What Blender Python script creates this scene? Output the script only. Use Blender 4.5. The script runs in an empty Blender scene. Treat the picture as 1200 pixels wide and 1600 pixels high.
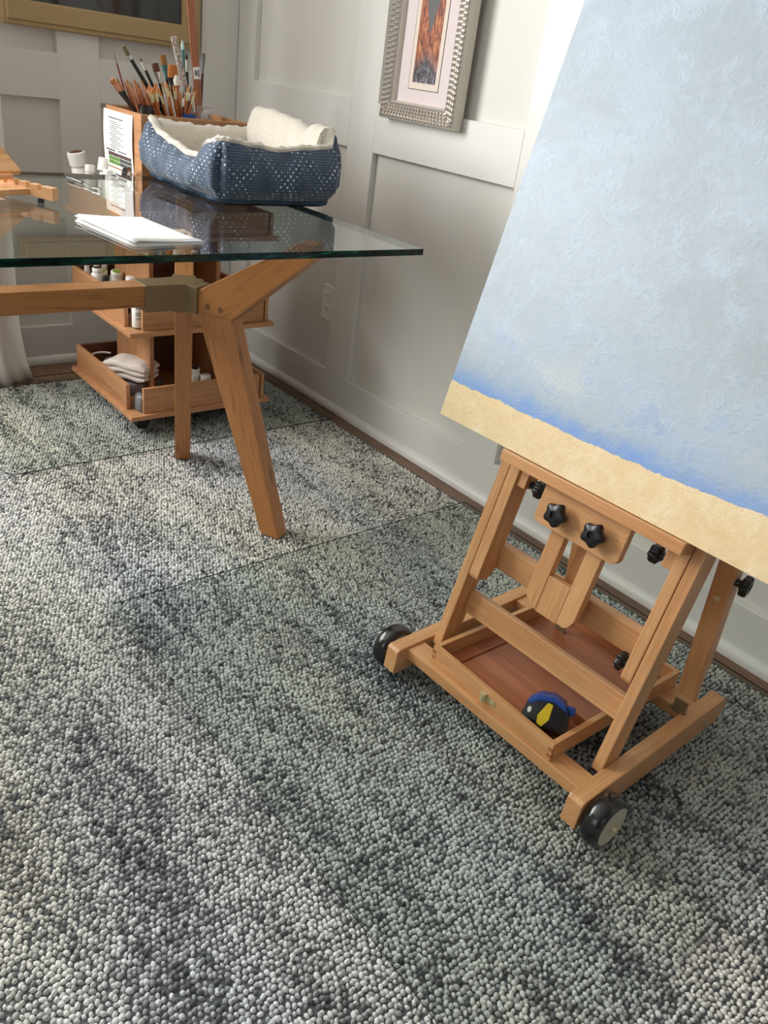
import bpy, bmesh, math, random
import numpy as np
from mathutils import Vector, Matrix
rnd = random.Random(7)
SC = bpy.context.scene
COL = SC.collection
# ------------------------------------------------------------------ camera, sky, light, exposure
cam = bpy.data.cameras.new('camera'); camo = bpy.data.objects.new('camera', cam); COL.objects.link(camo)
cam.sensor_fit = 'AUTO'; cam.sensor_width = 36.0; cam.lens = 1256.76 / 1600 * 36.0
cam.clip_start = 0.02
Rcw = Matrix(((0.77041, 0.21383, -0.60062), (-0.62463, 0.44185, -0.64390), (0.12770, 0.87123, 0.47397)))
camo.matrix_world = Matrix.Translation((0, 0, 1.12)) @ Rcw.to_4x4()
SC.camera = camo
SC.view_settings.view_transform = 'Standard'; SC.view_settings.look = 'None'
SC.view_settings.gamma = 1.0; SC.view_settings.use_curve_mapping = False
SC.view_settings.exposure = 0.10
W = bpy.data.worlds.new('sky'); SC.world = W; W.use_nodes = True
W.node_tree.nodes['Background'].inputs[0].default_value = (0.75, 0.85, 1.0, 1)
W.node_tree.nodes['Background'].inputs[1].default_value = 1.0

def area(name, loc, rot, sx, sy, power, col):
    l = bpy.data.lights.new(name, 'AREA'); l.shape = 'RECTANGLE'; l.size = sx; l.size_y = sy
    l.energy = power; l.color = col
    o = bpy.data.objects.new(name, l); COL.objects.link(o); o.location = loc; o.rotation_euler = rot
    return o
P2 = math.pi / 2
# daylight through the windows of the left and far walls; the back lamp is an added fill
area('daylight_left', (-3.56, 0.20, 1.60), (0, -P2, 0), 1.5, 2.0, 9, (1.0, 0.985, 0.96))
area('daylight_far', (-0.72, 3.12, 1.66), (-P2, 0, 0), 2.3, 1.3, 150, (1.0, 0.99, 0.97))
area('fill_back', (-0.9, -4.00, 1.6), (P2, 0, 0), 1.8, 1.5, 2.0, (1.0, 0.985, 0.96))

# ------------------------------------------------------------------ materials
def srgb(r, g, b):
    f = lambda c: (c / 255 / 12.92) if c <= 10 else ((c / 255 + 0.055) / 1.055) ** 2.4
    return (f(r), f(g), f(b), 1.0)
def newmat(name):
    m = bpy.data.materials.new(name); m.use_nodes = True
    nt = m.node_tree; b = nt.nodes['Principled BSDF']
    return m, nt, b
def N(nt, t, **kw):
    n = nt.nodes.new(t)
    for k, v in kw.items():
        if k.startswith('i_'):
            n.inputs[k[2:].replace('_', ' ')].default_value = v
        else: setattr(n, k, v)
    return n
def ramp(nt, fac, stops, interp='LINEAR'):
    r = nt.nodes.new('ShaderNodeValToRGB'); r.color_ramp.interpolation = interp
    e = r.color_ramp.elements
    while len(e) < len(stops): e.new(0.5)
    for x, (p, c) in zip(e, stops): x.position = p; x.color = c
    nt.links.new(fac, r.inputs[0]); return r.outputs[0]
def math_(nt, op, a, b=None):
    n = nt.nodes.new('ShaderNodeMath'); n.operation = op
    for i, x in enumerate((a, b)):
        if x is None: continue
        if isinstance(x, (int, float)): n.inputs[i].default_value = x
        else: nt.links.new(x, n.inputs[i])
    return n.outputs[0]
def mixc(nt, f, a, b, mode='MIX'):
    n = nt.nodes.new('ShaderNodeMix'); n.data_type = 'RGBA'; n.blend_type = mode
    for i, x in ((0, f), (6, a), (7, b)):
        if isinstance(x, (int, float)): n.inputs[i].default_value = x
        elif isinstance(x, tuple): n.inputs[i].default_value = x
        else: nt.links.new(x, n.inputs[i])
    return n.outputs[2]
def uvmap(nt, scale=(1, 1, 1), loc=(0, 0, 0)):
    t = N(nt, 'ShaderNodeTexCoord'); mp = N(nt, 'ShaderNodeMapping')
    mp.inputs['Scale'].default_value = scale; mp.inputs['Location'].default_value = loc
    nt.links.new(t.outputs['UV'], mp.inputs[0]); return mp.outputs[0]
def noise(nt, vec, scale, detail=3, rough=0.55, dist=0.0):
    n = N(nt, 'ShaderNodeTexNoise'); n.inputs['Scale'].default_value = scale; n.inputs['Detail'].default_value = detail
    n.inputs['Roughness'].default_value = rough; n.inputs['Distortion'].default_value = dist
    if vec is not None: nt.links.new(vec, n.inputs['Vector'])
    return n.outputs['Fac']
def bump(nt, b, h, strength=0.3, dist=0.002):
    n = N(nt, 'ShaderNodeBump'); n.inputs['Strength'].default_value = strength; n.inputs['Distance'].default_value = dist
    nt.links.new(h, n.inputs['Height']); nt.links.new(n.outputs[0], b.inputs['Normal'])
def plain(name, col, rough=0.5, metal=0.0, spec=0.5, coat=0.0):
    m, nt, b = newmat(name)
    b.inputs['Base Color'].default_value = col; b.inputs['Roughness'].default_value = rough
    b.inputs['Metallic'].default_value = metal; b.inputs['Specular IOR Level'].default_value = spec
    b.inputs['Coat Weight'].default_value = coat
    return m
def wood(name, light, dark, fine=260, rough=0.4, streak=0.5, coat=0.0, knots=0.0, warp=1.2):
    m, nt, b = newmat(name)
    v1 = uvmap(nt, (2.2, 46, 1)); v2 = uvmap(nt, (14, fine, 1)); v3 = uvmap(nt, (1.6, 9, 1))
    n1 = noise(nt, v1, 1.0, 3, 0.6, warp); n2 = noise(nt, v2, 1.0, 2, 0.6); n3 = noise(nt, v3, 1.0, 2, 0.5, 0.6)
    a = math_(nt, 'ADD', math_(nt, 'MULTIPLY', n1, streak), math_(nt, 'MULTIPLY', n2, 0.35))
    a = math_(nt, 'ADD', a, math_(nt, 'MULTIPLY', n3, 0.65 - streak * 0.5))
    c = ramp(nt, a, [(0.40, dark), (0.72, light)])
    if knots:
        vo = N(nt, 'ShaderNodeTexVoronoi'); vo.inputs['Scale'].default_value = 1.0
        nt.links.new(uvmap(nt, (5, 16, 1)), vo.inputs['Vector'])
        k = ramp(nt, vo.outputs['Distance'], [(0.06, (1, 1, 1, 1)), (0.2, (0, 0, 0, 1))])
        c = mixc(nt, math_(nt, 'MULTIPLY', k, knots), c, (dark[0] * .35, dark[1] * .3, dark[2] * .25, 1))
    nt.links.new(c, b.inputs['Base Color'])
    b.inputs['Roughness'].default_value = rough; b.inputs['Coat Weight'].default_value = coat
    b.inputs['Coat Roughness'].default_value = 0.25
    bump(nt, b, n2, 0.12, 0.0008)
    return m
def glassy(name, tint, gloss_rough=0.0, ior=1.5):
    # clear sheet: tinted see-through body with a Fresnel reflection
    m = bpy.data.materials.new(name); m.use_nodes = True; nt = m.node_tree
    for n in list(nt.nodes): nt.nodes.remove(n)
    o = N(nt, 'ShaderNodeOutputMaterial'); t = N(nt, 'ShaderNodeBsdfTransparent'); g = N(nt, 'ShaderNodeBsdfGlossy')
    t.inputs[0].default_value = tint; g.inputs['Roughness'].default_value = gloss_rough
    f = N(nt, 'ShaderNodeFresnel'); f.inputs['IOR'].default_value = ior
    geo = N(nt, 'ShaderNodeNewGeometry')
    # both faces of a thin sheet together reflect 2R / (1 + R)
    both = math_(nt, 'DIVIDE', math_(nt, 'MULTIPLY', f.outputs[0], 2.0), math_(nt, 'ADD', f.outputs[0], 1.0))
    fac = math_(nt, 'MULTIPLY', both, math_(nt, 'SUBTRACT', 1.0, geo.outputs['Backfacing']))
    mx = N(nt, 'ShaderNodeMixShader'); nt.links.new(fac, mx.inputs[0])
    nt.links.new(t.outputs[0], mx.inputs[1]); nt.links.new(g.outputs[0], mx.inputs[2]); nt.links.new(mx.outputs[0], o.inputs[0])
    return m

M = {}
M['beech'] = wood('beech', srgb(218, 166, 114), srgb(184, 126, 78), 300, 0.38, 0.45, coat=0.25)
M['beech_ply'] = wood('beech_ply', srgb(172, 104, 66), srgb(132, 70, 40), 180, 0.42, 0.6, coat=0.2)
M['oiled_wood'] = wood('oiled_wood', srgb(176, 116, 64), srgb(106, 60, 27), 240, 0.36, 0.95, coat=0.2, knots=0.75, warp=3.4)
M['laminate'] = wood('laminate', srgb(198, 146, 102), srgb(150, 102, 66), 320, 0.45, 0.5)
M['laminate_shaded'] = wood('laminate_shaded', srgb(112, 68, 44), srgb(76, 44, 28), 320, 0.5, 0.5)  # laminate copy with the shade inside the cart put into its colour
M['pale_wood'] = wood('pale_wood', srgb(222, 172, 122), srgb(176, 120, 70), 260, 0.45, 0.7)
M['floor_wood'] = wood('floor_wood', srgb(122, 92, 72), srgb(74, 54, 42), 200, 0.45, 0.7)
M['end_grain'] = plain('end_grain', srgb(120, 78, 48), 0.6)
M['wall'] = plain('wall_paint', srgb(220, 218, 212), 0.55)
M['trim'] = plain('trim_paint', srgb(224, 223, 218), 0.4)
M['wall_low_bounce'] = plain('taupe_low_bounce', srgb(168, 158, 146), 0.7)  # for the unseen walls, toned down to cut bounced light
M['ceiling'] = plain('ceiling_paint', srgb(206, 204, 198), 0.8)
M['glass_top'] = glassy('desk_glass', (0.90, 0.955, 0.93, 1), 0.0, 1.52)
M['window_glass'] = glassy('window_glass', (0.98, 0.99, 0.99, 1))
M['mat_sheet'] = glassy('mat_sheet', (0.975, 0.992, 0.986, 1), 0.12, 1.40)
M['picture_glass'] = plain('picture_glass', srgb(46, 47, 48), 0.08, 0, 0.6)
M['black_plastic'] = plain('black_plastic', srgb(26, 26, 28), 0.35)
M['wheel_black'] = plain('wheel_black', srgb(18, 18, 20), 0.22, coat=0.6)
M['wheel_grey'] = plain('wheel_grey', srgb(190, 188, 170), 0.5)
M['brass'] = plain('brass', srgb(206, 194, 150), 0.35, 0.35)
M['steel'] = plain('steel', srgb(205, 205, 208), 0.28, 1.0)
M['bronze'] = plain('bronze', srgb(138, 118, 90), 0.42, 0.5)
M['copper'] = plain('copper', srgb(206, 150, 116), 0.3, 0.7)
M['white_plastic'] = plain('white_plastic', srgb(238, 236, 230), 0.4)
M['paper'] = plain('paper', srgb(244, 243, 240), 0.75)
M['ink'] = plain('ink', srgb(90, 92, 96), 0.8)
M['black_ink'] = plain('black_ink', srgb(24, 24, 26), 0.8)
M['light_ink'] = plain('light_ink', srgb(176, 178, 182), 0.8)
M['blue_plastic'] = plain('blue_plastic', srgb(24, 70, 150), 0.35)
M['yellow'] = plain('yellow_label', srgb(226, 196, 30), 0.5)
M['gold'] = plain('gold_frame', srgb(176, 150, 108), 0.5, 0.1)
M['silver_leaf'] = plain('silver_leaf', srgb(214, 206, 194), 0.3, 0.8)
M['silver_side'] = plain('silver_side', srgb(206, 200, 188), 0.45, 0.35)
M['mount_card'] = plain('mount_card', srgb(222, 209, 209), 0.9)
M['bevel_card'] = plain('bevel_card', srgb(226, 212, 198), 0.9)
M['frame_recess'] = plain('frame_recess', srgb(116, 108, 102), 0.5, 0.3)
M['grey_plastic'] = plain('grey_plastic', srgb(120, 122, 128), 0.4)
M['navy_base'] = plain('navy_base', srgb(38, 64, 84), 0.8)
M['hair_orange'] = plain('hair_orange', srgb(204, 128, 62), 0.7)
M['hair_brown'] = plain('hair_brown', srgb(98, 62, 40), 0.7)
M['hair_tan'] = plain('hair_tan', srgb(160, 116, 66), 0.7)
M['hair_olive'] = plain('hair_olive', srgb(110, 110, 70), 0.8)
M['hair_dark'] = plain('hair_dark', srgb(46, 44, 44), 0.7)
M['hair_white'] = plain('hair_white', srgb(222, 222, 206), 0.8)
M['hair_grey'] = plain('hair_grey', srgb(118, 112, 104), 0.8)
M['turquoise'] = plain('turquoise', srgb(186, 222, 212), 0.7)
M['teal'] = plain('teal', srgb(70, 118, 120), 0.5)
M['red_lacquer'] = plain('red_lacquer', srgb(120, 44, 34), 0.3)
M['dark_red'] = plain('dark_red', srgb(84, 46, 44), 0.35)
M['amber_lacquer'] = plain('amber_lacquer', srgb(178, 98, 44), 0.3)
M['pale_lacquer'] = plain('pale_lacquer', srgb(176, 108, 74), 0.3)
M['green_paint'] = plain('green_paint', srgb(48, 128, 32), 0.35)
M['lime_paint'] = plain('lime_paint', srgb(134, 166, 70), 0.5)
M['teal_paint'] = plain('teal_paint', srgb(46, 128, 140), 0.5)
M['ochre_paint'] = plain('ochre_paint', srgb(206, 158, 84), 0.5)
M['swatch_maroon'] = plain('swatch_maroon', srgb(92, 66, 66), 0.8)
M['swatch_green'] = plain('swatch_green', srgb(104, 150, 60), 0.8)
M['swatch_dark'] = plain('swatch_dark', srgb(74, 82, 80), 0.8)
M['glass_edge'] = plain('glass_edge', srgb(8, 66, 54), 0.08, 0, 0.7)
M['mat_edge'] = plain('mat_edge', srgb(24, 30, 30), 0.3)

def mat_crusted():
    m, nt, b = newmat('paint_crust')
    t = N(nt, 'ShaderNodeTexCoord')
    n = noise(nt, t.outputs['Object'], 160, 3, 0.7)
    nt.links.new(ramp(nt, n, [(0.32, srgb(96, 84, 76)), (0.5, srgb(172, 158, 148)), (0.62, srgb(226, 214, 206)), (0.75, srgb(140, 104, 92))]), b.inputs['Base Color'])
    b.inputs['Roughness'].default_value = 0.8; bump(nt, b, n, 0.6, 0.003); return m
M['paint_crust'] = mat_crusted()

def mat_bed():
    m, nt, b = newmat('bed_fabric')
    t = N(nt, 'ShaderNodeTexCoord'); sep = N(nt, 'ShaderNodeSeparateXYZ'); nt.links.new(t.outputs['UV'], sep.inputs[0])
    u, v = sep.outputs[0], sep.outputs[1]
    # fine horizontal stripes
    st = math_(nt, 'FRACT', math_(nt, 'MULTIPLY', v, 1 / 0.0062))
    st = math_(nt, 'LESS_THAN', st, 0.30)
    br = noise(nt, uvmap(nt, (30, 30, 1)), 1.0, 2)
    st = math_(nt, 'MULTIPLY', st, ramp(nt, br, [(0.3, (.15, .15, .15, 1)), (0.7, (.75, .75, .75, 1))]))
    # dots on a skewed lattice, sizes swelling in diamonds
    P = 0.0125
    a = math_(nt, 'MULTIPLY', math_(nt, 'ADD', u, v), 0.7071 / P); c = math_(nt, 'MULTIPLY', math_(nt, 'SUBTRACT', u, v), 0.7071 / P)
    fa = math_(nt, 'SUBTRACT', math_(nt, 'FRACT', a), 0.5); fc = math_(nt, 'SUBTRACT', math_(nt, 'FRACT', c), 0.5)
    d = math_(nt, 'SQRT', math_(nt, 'ADD', math_(nt, 'MULTIPLY', fa, fa), math_(nt, 'MULTIPLY', fc, fc)))
    ia = math_(nt, 'FLOOR', a); ic = math_(nt, 'FLOOR', c)
    wa = math_(nt, 'ABSOLUTE', math_(nt, 'SUBTRACT', math_(nt, 'FRACT', math_(nt, 'DIVIDE', ia, 7.0)), 0.5))
    wc = math_(nt, 'ABSOLUTE', math_(nt, 'SUBTRACT', math_(nt, 'FRACT', math_(nt, 'DIVIDE', ic, 7.0)), 0.5))
    cb = N(nt, 'ShaderNodeCombineXYZ'); nt.links.new(ia, cb.inputs[0]); nt.links.new(ic, cb.inputs[1])
    wn = N(nt, 'ShaderNodeTexWhiteNoise'); nt.links.new(cb.outputs[0], wn.inputs[0])
    big = noise(nt, uvmap(nt, (9, 9, 1)), 1.0, 1)
    r = math_(nt, 'ADD', math_(nt, 'MULTIPLY', math_(nt, 'MAXIMUM', wa, wc), 0.42), math_(nt, 'MULTIPLY', wn.outputs[0], 0.08))
    r = math_(nt, 'ADD', math_(nt, 'SUBTRACT', r, 0.10), math_(nt, 'MULTIPLY', math_(nt, 'SUBTRACT', big, 0.5), 0.35))
    dot = math_(nt, 'LESS_THAN', d, r)
    base = ramp(nt, br, [(0.2, srgb(34, 50, 72)), (0.8, srgb(46, 66, 90))])
    c1 = mixc(nt, math_(nt, 'MULTIPLY', st, 0.55), base, srgb(124, 148, 172))
    c2 = mixc(nt, math_(nt, 'MULTIPLY', dot, 0.85), c1, srgb(214, 226, 238))
    nt.links.new(c2, b.inputs['Base Color']); b.inputs['Roughness'].default_value = 0.75
    b.inputs['Sheen Weight'].default_value = 0.2
    return m
M['bed_fabric'] = mat_bed()
def mat_sherpa(name, c1, c2, sc=420):
    m, nt, b = newmat(name)
    t = N(nt, 'ShaderNodeTexCoord'); n = noise(nt, t.outputs['Object'], sc, 3, 0.7)
    nt.links.new(ramp(nt, n, [(0.3, c1), (0.65, c2)]), b.inputs['Base Color'])
    b.inputs['Roughness'].default_value = 0.95; b.inputs['Sheen Weight'].default_value = 0.4
    bump(nt, b, n, 0.7, 0.004); return m
M['sherpa'] = mat_sherpa('sherpa', srgb(196, 186, 170), srgb(240, 234, 222))
M['towel'] = mat_sherpa('towel', srgb(222, 210, 198), srgb(246, 238, 230), 300)
M['curtain'] = mat_sherpa('curtain_cloth', srgb(222, 218, 210), srgb(234, 230, 224), 500)
M['rug_back'] = plain('rug_back', srgb(92, 94, 98), 0.95)

def mat_pile():
    m, nt, b = newmat('rug_pile')
    a = N(nt, 'ShaderNodeAttribute'); a.attribute_name = 'tuft'
    nt.links.new(a.outputs['Color'], b.inputs['Base Color'])
    b.inputs['Roughness'].default_value = 0.85; b.inputs['Sheen Weight'].default_value = 0.25
    t = N(nt, 'ShaderNodeTexCoord'); n = noise(nt, t.outputs['Object'], 700, 2, 0.6); bump(nt, b, n, 0.5, 0.002)
    return m
M['rug_pile'] = mat_pile()

def mat_canvas():
    # UV in metres: u across from the left edge, v up from the bottom edge
    m, nt, b = newmat('painted_canvas')
    t = N(nt, 'ShaderNodeTexCoord'); sep = N(nt, 'ShaderNodeSeparateXYZ'); nt.links.new(t.outputs['UV'], sep.inputs[0])
    u, v = sep.outputs[0], sep.outputs[1]
    uv = t.outputs['UV']
    nl = noise(nt, uv, 4.5, 4, 0.6, 0.4); nm = noise(nt, uv, 16, 5, 0.65, 0.8); nf = noise(nt, uv, 70, 4, 0.7, 1.2)
    nb = noise(nt, uvmap(nt, (26, 60, 1)), 1.0, 4, 0.65, 0.9)
    sky = ramp(nt, v, [(0.08, srgb(172, 194, 216)), (0.16, srgb(188, 203, 214)), (0.30, srgb(192, 202, 208)), (0.5, srgb(196, 206, 214)), (0.8, srgb(182, 198, 208)), (1.0, srgb(178, 193, 204))])
    sky = mixc(nt, ramp(nt, nl, [(0.42, (0, 0, 0, 1)), (0.62, (.70, .70, .70, 1))]), sky, srgb(180, 188, 190))
    sky = mixc(nt, ramp(nt, nm, [(0.48, (0, 0, 0, 1)), (0.66, (.55, .55, .55, 1))]), sky, srgb(204, 216, 228))
    sky = mixc(nt, ramp(nt, nf, [(0.52, (0, 0, 0, 1)), (0.72, (.42, .45, .45, 1))]), sky, srgb(160, 180, 202))
    # height of the dune line along the width
    mp = N(nt, 'ShaderNodeMapRange'); mp.inputs[1].default_value = 0.0; mp.inputs[2].default_value = 0.77; nt.links.new(u, mp.inputs[0])
    hl = ramp(nt, mp.outputs[0], [(0.0, (.072,) * 3 + (1,)), (0.22, (.075,) * 3 + (1,)), (0.42, (.075,) * 3 + (1,)), (0.6, (.078,) * 3 + (1,)), (0.75, (.084,) * 3 + (1,)), (0.88, (.094,) * 3 + (1,)), (1, (.10,) * 3 + (1,))])
    hl = math_(nt, 'ADD', hl, math_(nt, 'MULTIPLY', math_(nt, 'SUBTRACT', nb, 0.5), 0.018))
    dv = math_(nt, 'SUBTRACT', v, hl)
    # blue strip and clouds above the line
    wob = math_(nt, 'ADD', dv, math_(nt, 'MULTIPLY', math_(nt, 'SUBTRACT', nm, 0.5), 0.07))
    blue = ramp(nt, wob, [(0.0, (.95, .95, .95, 1)), (0.010, (.8, .8, .8, 1)), (0.036, (0, 0, 0, 1))])
    blue = math_(nt, 'MULTIPLY', blue, ramp(nt, nb, [(0.3, (.55, .55, .55, 1)), (0.55, (1, 1, 1, 1))]))
    c = mixc(nt, blue, sky, srgb(136, 172, 228))
    cl = math_(nt, 'MULTIPLY', ramp(nt, nl, [(0.46, (0, 0, 0, 1)), (0.58, (1, 1, 1, 1))]), ramp(nt, dv, [(0.02, (0, 0, 0, 1)), (0.07, (1, 1, 1, 1)), (0.18, (0, 0, 0, 1))]))
    c = mixc(nt, math_(nt, 'MULTIPLY', math_(nt, 'MULTIPLY', cl, nf), 1.1), c, srgb(222, 226, 224))
    bl2 = math_(nt, 'MULTIPLY', ramp(nt, nm, [(0.56, (0, 0, 0, 1)), (0.64, (.6, .6, .6, 1))]), ramp(nt, dv, [(0.03, (1, 1, 1, 1)), (0.16, (0, 0, 0, 1))]))
    c = mixc(nt, bl2, c, srgb(140, 172, 214))
    sand = ramp(nt, nm, [(0.3, srgb(234, 208, 158)), (0.5, srgb(240, 216, 170)), (0.7, srgb(246, 228, 190))])
    sand = mixc(nt, ramp(nt, nf, [(0.3, (.35, .35, .35, 1)), (0.5, (0, 0, 0, 1))]), sand, srgb(222, 190, 140))
    c = mixc(nt, 1.0, c, (.855, .885, .925, 1), "MULTIPLY")
    c = mixc(nt, math_(nt, 'LESS_THAN', dv, 0.0), c, sand)
    nt.links.new(c, b.inputs['Base Color']); b.inputs['Roughness'].default_value = 0.6
    vo = N(nt, 'ShaderNodeTexVoronoi'); vo.inputs['Scale'].default_value = 40; nt.links.new(uv, vo.inputs['Vector'])
    h = math_(nt, 'ADD', math_(nt, 'MULTIPLY', nf, 1.0), math_(nt, 'MULTIPLY', noise(nt, uv, 34, 3, 0.6, 2.5), 1.2))
    strokes = ramp(nt, noise(nt, uvmap(nt, (30, 30, 1)), 1.0, 3, 0.6, 3.0), [(0.52, (0, 0, 0, 1)), (0.60, (1, 1, 1, 1)), (0.66, (0, 0, 0, 1))])
    h = math_(nt, 'ADD', math_(nt, 'MULTIPLY', h, .5), math_(nt, 'MULTIPLY', math_(nt, 'MULTIPLY', strokes, ramp(nt, nm, [(0.48, (0, 0, 0, 1)), (0.62, (1, 1, 1, 1))])), 0.8))
    bump(nt, b, h, 0.24, 0.0035)
    return m
M['painted_canvas'] = mat_canvas()
def mat_print():
    # narrow street scene: rusty streaks, grey wedge, dark arches. UV 0..1
    m, nt, b = newmat('street_print')
    t = N(nt, 'ShaderNodeTexCoord'); sep = N(nt, 'ShaderNodeSeparateXYZ'); nt.links.new(t.outputs['UV'], sep.inputs[0])
    u, v = sep.outputs[0], sep.outputs[1]
    n = noise(nt, uvmap(nt, (11, 14, 1)), 1.0, 4, 0.7, 0.8)
    c = ramp(nt, n, [(0.25, srgb(40, 16, 14)), (0.42, srgb(112, 48, 32)), (0.53, srgb(168, 92, 50)), (0.64, srgb(206, 144, 92)), (0.74, srgb(98, 36, 30))])
    low = ramp(nt, math_(nt, 'ADD', v, math_(nt, 'MULTIPLY', math_(nt, 'ABSOLUTE', math_(nt, 'SUBTRACT', u, 0.5)), 0.16)), [(0.13, (1, 1, 1, 1)), (0.24, (0, 0, 0, 1))])
    n2 = noise(nt, uvmap(nt, (9, 14, 1)), 1.0, 3, 0.7, 1.0)
    c = mixc(nt, low, c, ramp(nt, n2, [(0.4, srgb(28, 22, 26)), (0.55, srgb(70, 66, 78)), (0.7, srgb(150, 150, 160))]))
    w = math_(nt, 'SUBTRACT', math_(nt, 'MULTIPLY', math_(nt, 'SUBTRACT', v, 0.30), 1.25), math_(nt, 'ABSOLUTE', math_(nt, 'SUBTRACT', u, 0.5)))
    w = math_(nt, 'ADD', w, math_(nt, 'MULTIPLY', math_(nt, 'SUBTRACT', n, 0.5), 0.16))
    c = mixc(nt, math_(nt, 'GREATER_THAN', w, 0.0), c, srgb(88, 88, 86))
    # pale arcs over the dark foot of the street
    du = math_(nt, 'MULTIPLY', math_(nt, 'SUBTRACT', u, 0.5), 0.25); rr = math_(nt, 'SQRT', math_(nt, 'ADD', math_(nt, 'MULTIPLY', du, du), math_(nt, 'MULTIPLY', v, v)))
    ar = math_(nt, 'LESS_THAN', math_(nt, 'FRACT', math_(nt, 'MULTIPLY', math_(nt, 'ADD', rr, math_(nt, 'MULTIPLY', math_(nt, 'ADD', n2, n), 0.085)), 17)), 0.20)
    c = mixc(nt, math_(nt, 'MULTIPLY', math_(nt, 'MULTIPLY', math_(nt, 'MULTIPLY', ar, low), n2), 0.95), c, srgb(150, 146, 150))
    nt.links.new(c, b.inputs['Base Color']); b.inputs['Roughness'].default_value = 0.5
    return m
M['street_print'] = mat_print()

# ------------------------------------------------------------------ mesh helpers
class MB:
    def __init__(s): s.v = []; s.f = []
    def add(s, vs, fs):
        o = len(s.v); s.v += [tuple(x) for x in vs]; s.f += [tuple(i + o for i in f) for f in fs]; return s
    def box(s, x0, x1, y0, y1, z0, z1, T=None):
        vs = [Vector((x, y, z)) for z in (z0, z1) for y in (y0, y1) for x in (x0, x1)]
        if T is not None: vs = [T(p) if callable(T) else T @ p for p in vs]
        return s.add(vs, [(0, 2, 3, 1), (4, 5, 7, 6), (0, 1, 5, 4), (2, 6, 7, 3), (0, 4, 6, 2), (1, 3, 7, 5)])
    def prism(s, poly, h0, h1, T):
        # poly: 2-D points; T(a, b, h) -> 3-D
        n = len(poly)
        vs = [T(a, b, h0) for a, b in poly] + [T(a, b, h1) for a, b in poly]
        fs = [tuple(range(n - 1, -1, -1)), tuple(range(n, 2 * n))] + [(i, (i + 1) % n, n + (i + 1) % n, n + i) for i in range(n)]
        return s.add(vs, fs)
    def lathe(s, prof, seg=20, T=None, caps=True):
        # prof: (radius, height) up the z axis
        vs = []; fs = []
        for r, z in prof:
            for k in range(seg):
                a = 2 * math.pi * k / seg; vs.append(Vector((r * math.cos(a), r * math.sin(a), z)))
        for i in range(len(prof) - 1):
            for k in range(seg):
                k2 = (k + 1) % seg
                fs.append((i * seg + k, i * seg + k2, (i + 1) * seg + k2, (i + 1) * seg + k))
        if caps:
            fs.append(tuple(range(seg - 1, -1, -1))); fs.append(tuple((len(prof) - 1) * seg + k for k in range(seg)))
        if T is not None: vs = [T(p) if callable(T) else T @ p for p in vs]
        return s.add(vs, fs)
    def tube(s, pts, r, seg=8, closed=False):
        pts = [Vector(p) for p in pts]; n = len(pts); rs = r if isinstance(r, (list, tuple)) else [r] * n
        vs = []; fs = []; up = Vector((0.13, 0.31, 0.94))
        for i, p in enumerate(pts):
            d = (pts[(i + 1) % n] - pts[i - 1]) if closed else (pts[min(i + 1, n - 1)] - pts[max(i - 1, 0)])
            d.normalize(); a = d.cross(up)
            if a.length < 1e-3: a = d.cross(Vector((1, 0, 0)))
            a.normalize(); b = d.cross(a)
            for k in range(seg):
                t = 2 * math.pi * k / seg; vs.append(p + a * rs[i] * math.cos(t) + b * rs[i] * math.sin(t))
        m = n if closed else n - 1
        for i in range(m):
            j = (i + 1) % n
            for k in range(seg):
                k2 = (k + 1) % seg; fs.append((i * seg + k, i * seg + k2, j * seg + k2, j * seg + k))
        if not closed:
            fs.append(tuple(range(seg - 1, -1, -1))); fs.append(tuple((n - 1) * seg + k for k in range(seg)))
        return s.add(vs, fs)
def axisT(a, b, roll=0.0):
    # matrix taking z axis onto a->b, origin at a
    a = Vector(a); d = Vector(b) - a
    q = d.to_track_quat('Z', 'X')
    return Matrix.Translation(a) @ q.to_matrix().to_4x4() @ Matrix.Rotation(roll, 4, 'Z')
def obj(name, mb, mat, parent=None, bev=0.0, smooth=False, grain=None, uv=True, seg=2):
    me = bpy.data.meshes.new(name)
    bm = bmesh.new()
    vs = [bm.verts.new(p) for p in mb.v]
    for f in mb.f:
        try: bm.faces.new([vs[i] for i in f])
        except ValueError: pass
    bmesh.ops.recalc_face_normals(bm, faces=bm.faces)
    if bev > 0:
        es = [e for e in bm.edges if len(e.link_faces) == 2 and e.calc_face_angle(0) > 0.5]
        bmesh.ops.bevel(bm, geom=es, offset=bev, segments=seg, affect='EDGES', profile=0.6, clamp_overlap=True)
    if uv:
        L = bm.loops.layers.uv.new('UVMap')
        if grain is None:
            co = np.array([v.co[:] for v in bm.verts]); ext = co.max(0) - co.min(0)
            g = Vector((0, 0, 0)); g[int(ext.argmax())] = 1
        else: g = Vector(grain).normalized()
        off = Vector((rnd.uniform(0, 20), rnd.uniform(0, 20)))
        for f in bm.faces:
            b = f.normal.cross(g)
            if b.length < 0.25: b = f.normal.orthogonal()
            b.normalize(); b.freeze() if False else None
            gg = g if abs(f.normal.dot(g)) < 0.95 else f.normal.cross(b)
            for l in f.loops: l[L].uv = (l.vert.co.dot(gg) + off.x, l.vert.co.dot(b) + off.y)
    if smooth:
        for f in bm.faces: f.smooth = True
    bm.to_mesh(me); bm.free()
    me.materials.append(M[mat] if isinstance(mat, str) else mat)
    if smooth:
        me.set_sharp_from_angle(angle=math.radians(50))
    o = bpy.data.objects.new(name, me); COL.objects.link(o)
    if parent is not None: o.parent = parent
    return o
def tag(o, label, cat, group=None, kind=None):
    o['label'] = label; o['category'] = cat
    if group: o['group'] = group
    if kind: o['kind'] = kind
    return o
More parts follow.
